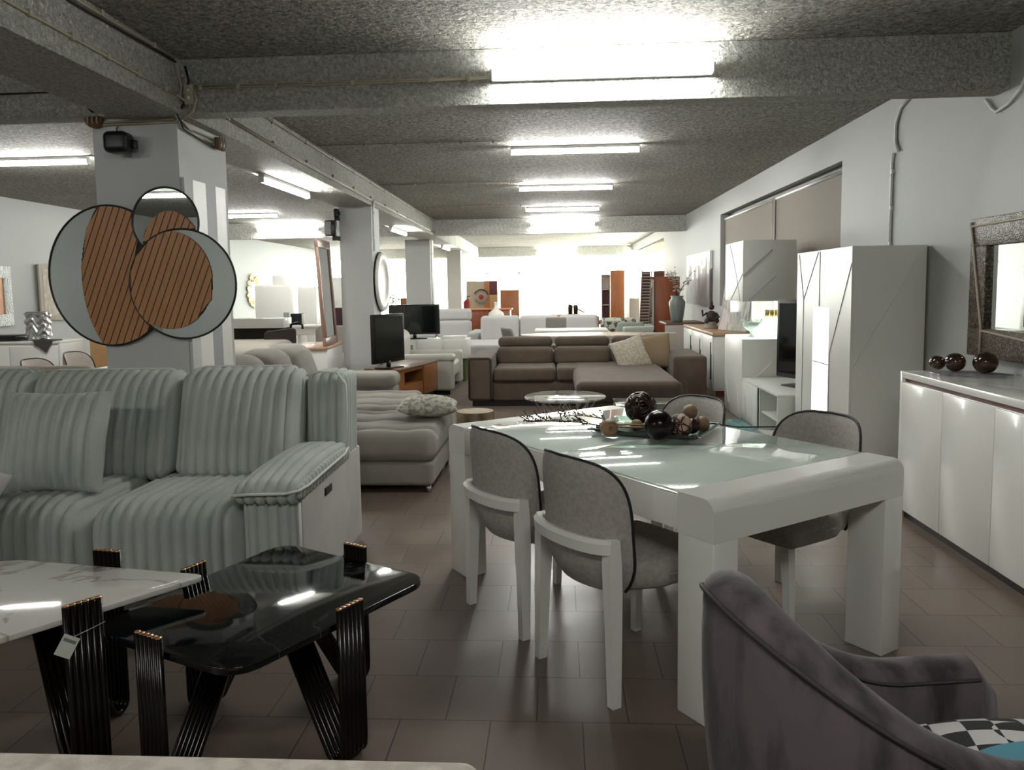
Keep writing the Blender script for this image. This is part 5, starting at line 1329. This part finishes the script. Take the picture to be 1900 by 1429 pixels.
mb = MB(); rnd = random.Random(4)
for k in range(420):
    a = rnd.uniform(0, 6.28); r = rnd.uniform(.02, .24) ; z = rnd.uniform(.8, 1.3); p = Vector((r * math.cos(a), r * math.sin(a), z)); d = Vector((math.cos(a), math.sin(a), rnd.uniform(-.2, .8))).normalized() * .07; w = Vector((-math.sin(a), math.cos(a), 0)) * .02
    mb.add([p, p + d * .5 + w, p + d, p + d * .5 - w], [(0, 1, 2, 3)])
mb.obj('foliage', mat('leaf_green', (.10, .20, .03), .6, vary=(4, (.25, .12, .06), .55, .65)), pl)
oc = thing('low_cabinet', 'small orange cabinet beside the green plant', 'cabinet', (-3.78, 19.3, 0)); MB().box(-.12, .14, 0, .4, 0, 1.22, .003).obj('carcass', M_CHERRY, oc); MB().box(-.11, .13, -.012, -.001, .05, 1.2, .002).obj('door', M_CHERRY, oc)

# ================================================================== SECOND PILLAR
rm = thing('round_mirror', 'round white-framed mirror on the right flank of the second pillar', 'mirror', (-2.425, 10.72, 1.55), PI / 2)
MB().lathe([(.28, 0), (.40, 0), (.405, .02), (.39, .045), (.30, .035), (.28, .02)], 48, mtx=RX(PI / 2)).obj('frame', M_LACQ2, rm); MB().lathe([(0, .012), (.285, .012)], 48, mtx=RX(PI / 2)).obj('mirror_glass', M_MIRROR, rm)
MB().tube([(.403 * math.cos(2 * PI * k / 48), .003, .403 * math.sin(2 * PI * k / 48)) for k in range(48)], .010, 6, closed=True).obj('dark_rim', M_BLACK, rm)
sp = thing('wall_projector', 'grey-faced boxy black speaker on the left edge of the second pillar', 'loudspeaker', (-2.93, 10.22, 2.25))
MB().box(-.08, .04, -.10, .05, -.10, .10, .008).obj('cabinet', M_BLACK, sp); MB().box(-.085, -.0, -.106, -.101, -.085, .085).obj('grille', mat('speaker_grey', (.28, .28, .28), .4), sp); MB().box(.0, .07, -.05, .08, -.16, -.1).box(.02, .07, .0, .08, .1, .15).obj('bracket', M_BLACK, sp)
sp = thing('wall_sensor', 'small black device high on the left edge of the second pillar', 'sensor', (-2.89, 10.25, 2.45)); MB().soft(-.03, .03, -.04, .05, -.06, .06, .02, .03).obj('case', M_BLACK, sp); MB().box(.02, .04, .0, .06, -.02, .02).obj('bracket', M_BLACK, sp)
pc = thing('low_cabinet', 'low white cabinet with a pale wood top beside the second pillar', 'cabinet', (-3.15, 8.95, 0), .10)
MB().box(0, .45, 0, 1.0, 0, .75, .003).obj('carcass', M_LACQ2, pc); MB().box(-.02, .47, -.02, 1.02, .75, .78, .003).obj('top_panel', M_WOODTOP, pc)
wm = thing('wooden_frame_mirror', 'tall brown wood-framed mirror seen edge-on beside the second pillar', 'mirror', (-2.78, 9.42, .781), 1.42)
wm.rotation_euler = (-.05, 0, 1.66)
MB().box(-.36, .36, -.02, .02, 0, .10, .004).box(-.36, .36, -.02, .02, 1.17, 1.27, .004).box(-.36, -.26, -.02, .02, .1, 1.17, .004).box(.26, .36, -.02, .02, .1, 1.17, .004).obj('frame', mat_wood('rose_wood', (.22, .12, .085), (.32, .19, .14), .3, 4, 'Z'), wm)
MB().box(-.26, .26, -.008, .0, .1, 1.17).obj('mirror_glass', M_MIRROR, wm)

# ================================================================== LEFT BAY
def lwp(y): return lwx(y)
pm = thing('pebble_mirror', 'wall mirror with white pebble-textured frame and painted orange reflection at the far left edge', 'wall mirror', (lwp(10.3) + .03, 10.3, 1.43), -PI / 2 + .026)
fr = MB().box(-.75, .75, .0, .03, .26, .43, .004).box(-.75, .75, 0, .03, -.43, -.26, .004).box(-.75, -.58, 0, .03, -.26, .26, .004).box(.58, .75, 0, .03, -.26, .26, .004)
for v in range(len(fr.v)): pass
fr.obj('pebble_frame', mat('pebble_white', (.55, .57, .55), .3, bump=(45, 1., .03)), pm)
MB().box(-.58, .58, .005, .015, -.26, .26).obj('painted_reflection', mat('painted_reflection', (.62, .28, .13), .4), pm)  # flat orange painted in place of the mirror's reflection of a wood cabinet
lsb = thing('sideboard', 'white sideboard at the far left edge carrying a silver vase', 'sideboard', (-7.7, 9.6, 0))
MB().box(0, 1.33, .02, .47, .05, .82, .003).obj('carcass', M_LACQ2, lsb); MB().box(-.02, 1.36, 0, .48, .82, .85, .003).obj('top_panel', M_LACQ2, lsb); MB().box(1.33, 1.36, 0, .48, .0, .819, .003).obj('side_panel', M_LACQ2, lsb)
for k in range(2): MB().box(.02 + k * .655, .665 + k * .655, 0, .018, .07, .78, .002).obj('door', M_LACQ2, lsb)
MB().box(.05, 1.3, .05, .45, 0, .05).obj('plinth', M_BLACK, lsb)
def vfn(x, y, z, nx, ny, nz):
    h = .016 * math.sin(z * 62 + 3 * math.sin(x * 40)) * math.cos(x * 34 + z * 12 + y * 30); return (nx * h, ny * h, 0)
o = MB().soft(-.14, .14, -.07, .07, 0, .37, .03, .012, vfn).obj('silver_vase', mat('silver_relief', (.55, .55, .54), .28, metal=.85)); o.location = (-6.74, 9.78, .856); tag(o, 'rectangular silver vase with rippled relief on the far left sideboard', 'vase')
sc = thing('dark_scarf', 'dark grey cloth draped over the corner of the far left sideboard', 'cloth', (-6.52, 9.58, .852))
MB().prism([(-.16, 0), (.08, 0), (.06, -.05), (.02, -.11), (.0, -.15), (-.04, -.12), (-.09, -.08), (-.15, -.05)], -.008, .008, Matrix(((1, 0, 0, 0), (0, 0, 1, 0), (0, 1, 0, 0), (0, 0, 0, 1)))).box(-.17, .09, -.008, .2, .0, .015).obj('cloth', mat('scarf_dark', (.07, .06, .06), .9), sc)
o = MB().soft(-7.6, -6.93, 9.62, 9.9, .853, .93, .035, .05).obj('black_tray', M_BLACK); tag(o, 'glossy black dish left of the silver vase', 'dish')
cvs = thing('framed_picture', 'large pale framed canvas on the left wall behind the cloud mirror', 'picture', (lwp(12.4) + .03, 12.4, 1.475), -PI / 2 + .026)
MB().box(-.70, .70, 0, .03, -.44, .44, .003).obj('frame', M_CREAM, cvs); MB().box(-.62, .62, .0305, .034, -.36, .36).obj('print', mat_paint('beige_print', [(.60, .57, .5), (.62, .58, .5), (.5, .42, .34), (.6, .56, .5)], 2.5), cvs)
lwc = thing('low_cabinet', 'honey brown wooden cabinet with drawer lines behind the two cream chairs', 'cabinet', (-6.45, 10.4, 0))
MB().box(0, 1.6, .02, .5, 0, .87, .003).obj('carcass', M_OAKHON, lwc)
MB().box(0, .50, 0, .019, .05, .86, .002).obj('door', M_OAKHON, lwc)
for k in range(2): MB().box(.51, 1.59, 0, .019, .44 - k * .39, .86 - k * .42, .002).obj('drawer', M_OAKHON, lwc)
M_CREAMW = mat('cream_wool', (.46, .40, .36), .9)
_g = M_GREYW; M_GREYW = M_CREAMW
k1 = make_chair('cream curved-back chair with dark piping, the left one in the left bay'); k1['group'] = 'cream chairs in the left bay'; chair_at(k1, -4.86, 6.95, 0)
k2 = dup(k1, label='cream curved-back chair with dark piping, the right one nearest the near pillar', group='cream chairs in the left bay'); chair_at(k2, -4.98, 7.75, 0)
M_GREYW = _g
wtb = thing('dining_table', 'pale dining table in the left bay beside the two cream chairs', 'table', (-3.74, 7.3, 0))
MB().box(-.52, .55, -.45, .75, .735, .76, .004).obj('tabletop', M_LACQ2, wtb)
for sx in (-.5, .5):
    for sy in (-.4, .7): MB().box(sx - .03, sx + .03, sy - .03, sy + .03, 0, .735).obj('leg', M_LACQ2, wtb)
hb = thing('upholstered_headboard', 'cream upholstered seat back peeping over the left of the corduroy sofa', 'seat', (-3.95, 5.35, 0))
soft_obj(hb, 'backrest', M_CREAM, -.75, .62, 0, .16, .1, .93, .075, .06); MB().tube([(-.70, -.002, .90), (.5, -.002, .90), (.60, -.002, .85), (.61, -.002, .4)], .008, 6).obj('piping', M_LINEN, hb); soft_obj(hb, 'seat', M_CREAM, -.7, .6, .16, .6, .1, .45, .06, .08)
MB().box(-.7, .6, .03, .55, 0, .1).obj('base', M_BLACK, hb)
db = thing('day_bed', 'cream padded divan behind the grey-beige sofa cushions', 'divan', (-4.30, 8.75, 0))
soft_obj(db, 'mattress', M_CREAM, -.1, 1.0, -.0, .95, .45, .84, .12, .08); soft_obj(db, 'bed_base', M_CREAM, -.08, .9, .03, .9, .03, .45, .04, .1)
sa = thing('armchair', 'dark brown shell armchair beyond the cream divan', 'armchair', (-4.15, 11.1, 0))
M_DKB = mat('dark_brown_fabric', (.045, .032, .03), .7)
soft_obj(sa, 'backrest', M_DKB, -.27, .22, .30, .42, .2, .86, .06, .05, lambda x, y, z, a, b, c: (0, .1 * z, .10 * (x + .1))); soft_obj(sa, 'seat', M_DKB, -.26, .22, -.2, .32, .2, .46, .06)
for sx in (-.2, .18):
    for sy in (-.15, .3): MB().tube([(sx, sy, .2), (sx, sy, 0)], .014, 8).obj('leg', M_BLACK, sa)
fl_ = thing('desk_lamp', 'black jointed lamp arm standing over the dark brown armchair', 'lamp', (-4.08, 11.75, 0))
MB().lathe([(0, 0), (.12, 0), (.12, .02), (0, .02)], 20).obj('base', M_BLACK, fl_); MB().tube([(0, 0, .02), (0, 0, .93)], .02, 8).tube([(0, 0, .93), (.12, 0, .96), (.18, 0, .92), (.18, 0, .86)], .018, 8).obj('arm', M_BLACK, fl_)
mu = thing('media_cabinet', 'white wall unit with a black glass shelf left of the dark armchair', 'cabinet', (-5.5, 12.6, 0))
MB().box(0, 1.0, 0, .4, .84, 1.00, .003).obj('upper_box', M_LACQ, mu); MB().box(-.2, 1.0, -.05, .4, .60, .66, .003).obj('lower_shelf', M_LACQ, mu)
MB().box(.0, .92, .05, .38, .665, .68).obj('black_glass_shelf', M_SCREEN, mu); MB().box(-.1, 1.0, .36, .4, .66, .84).obj('rear_panel', M_BLACK, mu); MB().box(-.1, .9, .1, .38, 0, .6).obj('base', M_LACQ2, mu); MB().box(.97, 1.0, .0, .36, .66, .84).obj('glass_side', M_PANE, mu)
sm = thing('sunburst_mirror', 'round gold openwork mirror on the left wall right of the cloud mirror', 'mirror', (lwp(20.9) + .04, 20.9, 1.46), -PI / 2 + .026)
mb = MB(); rnd = random.Random(2)
for k in range(70):
    a = rnd.uniform(0, 6.28); r = rnd.uniform(.30, .44); mb.tube([(r * math.cos(a) + .05 * math.cos(b_), .0, r * math.sin(a) + .05 * math.sin(b_)) for b_ in [2 * PI * i / 10 for i in range(10)]], .010, 5, closed=True)
mb.obj('gold_frame', M_GOLD, sm); MB().lathe([(0, 0), (.26, 0)], 36, mtx=RX(-PI / 2)).obj('mirror_glass', M_MIRROR, sm)
def box_unit(name, label, cat, x, y, w, d, h, parts=()):
    t = thing(name, label, cat, (x, y, 0)); MB().box(0, w, .02, d, 0, h, .003).obj('carcass', M_LACQ2, t); MB().box(.004, w - .004, 0, .019, .02, h - .02, .002).obj('door', M_LACQ2, t); return t
t1 = box_unit('tall_cabinet', 'tall pale cabinet with a small lit shelf niche near the left wall', 'cabinet', -6.3, 16.0, .73, .5, 1.57)
MB().box(.60, .72, -.004, -.0005, .62, 1.0).obj('niche', mat('niche_grey', (.30, .32, .30), .5), t1)
o = MB().box(-5.94, -5.68, 16.1, 16.35, 1.571, 1.77, .003).obj('white_box', M_LACQ2); tag(o, 'small white box on top of the tall pale cabinet', 'box')
box_unit('tall_cabinet', 'second tall pale cabinet, right of the black bin', 'cabinet', -5.39, 16.0, .38, .5, 1.53)
box_unit('tall_cabinet', 'bright white taller cabinet behind the second pale cabinet', 'cabinet', -5.16, 17.0, .45, .4, 1.72)
wd_ = thing('desk', 'long low white desk in front of the tall pale cabinets', 'desk', (-5.75, 14.6, 0))
MB().box(0, 1.3, 0, .5, .74, .79, .003).box(.1, 1.3, .02, .5, .60, .74, .003).obj('desktop', M_LACQ2, wd_); MB().box(.0, .06, .05, .45, 0, .739).box(.78, .84, .05, .45, 0, .60).box(1.24, 1.3, .05, .45, 0, .60).obj('legs', M_LACQ2, wd_)
o = MB().soft(-.11, .11, -.09, .09, 0, .22, .02, .05).obj('black_bin', M_BLACK); o.location = (-5.02, 14.85, .792); tag(o, 'square black bin standing on the long white desk', 'bin')
o = MB().ball((0, 0, 0), .10, 18, (1.3, .6, .8)).obj('patterned_bowl', mat('bowl_pattern', (.5, .5, .46), .4, vary=(24, (.2, .22, .2), .45, .55))); o.location = (-5.05, 14.35, .08); tag(o, 'grey patterned round ornament under the white desk', 'ornament')
ms = thing('lounge_chair', 'dark maroon padded chair glimpsed behind the wood-framed mirror', 'chair', (-3.95, 13.4, 0))
soft_obj(ms, 'backrest', mat('maroon_leather', (.07, .02, .03), .4), -.1, .45, .0, .15, .4, 1.14, .05, .06); soft_obj(ms, 'seat', mat('maroon_leather', (.07, .02, .03), .4), -.1, .45, -.5, .0, .2, .45, .05, .08); MB().box(-.05, .4, -.45, .1, 0, .2).obj('base', M_BLACK, ms)
cr_ = thing('armchair', 'pale rounded armchair beside the wood-framed mirror', 'armchair', (-3.55, 12.0, 0))
soft_obj(cr_, 'backrest', M_CREAM, -.35, .35, .3, .5, .1, .88, .1, .07); soft_obj(cr_, 'seat', M_CREAM, -.35, .35, -.35, .32, .1, .45, .08, .08); MB().box(-.3, .3, -.3, .45, 0, .1).obj('base', M_BLACK, cr_)
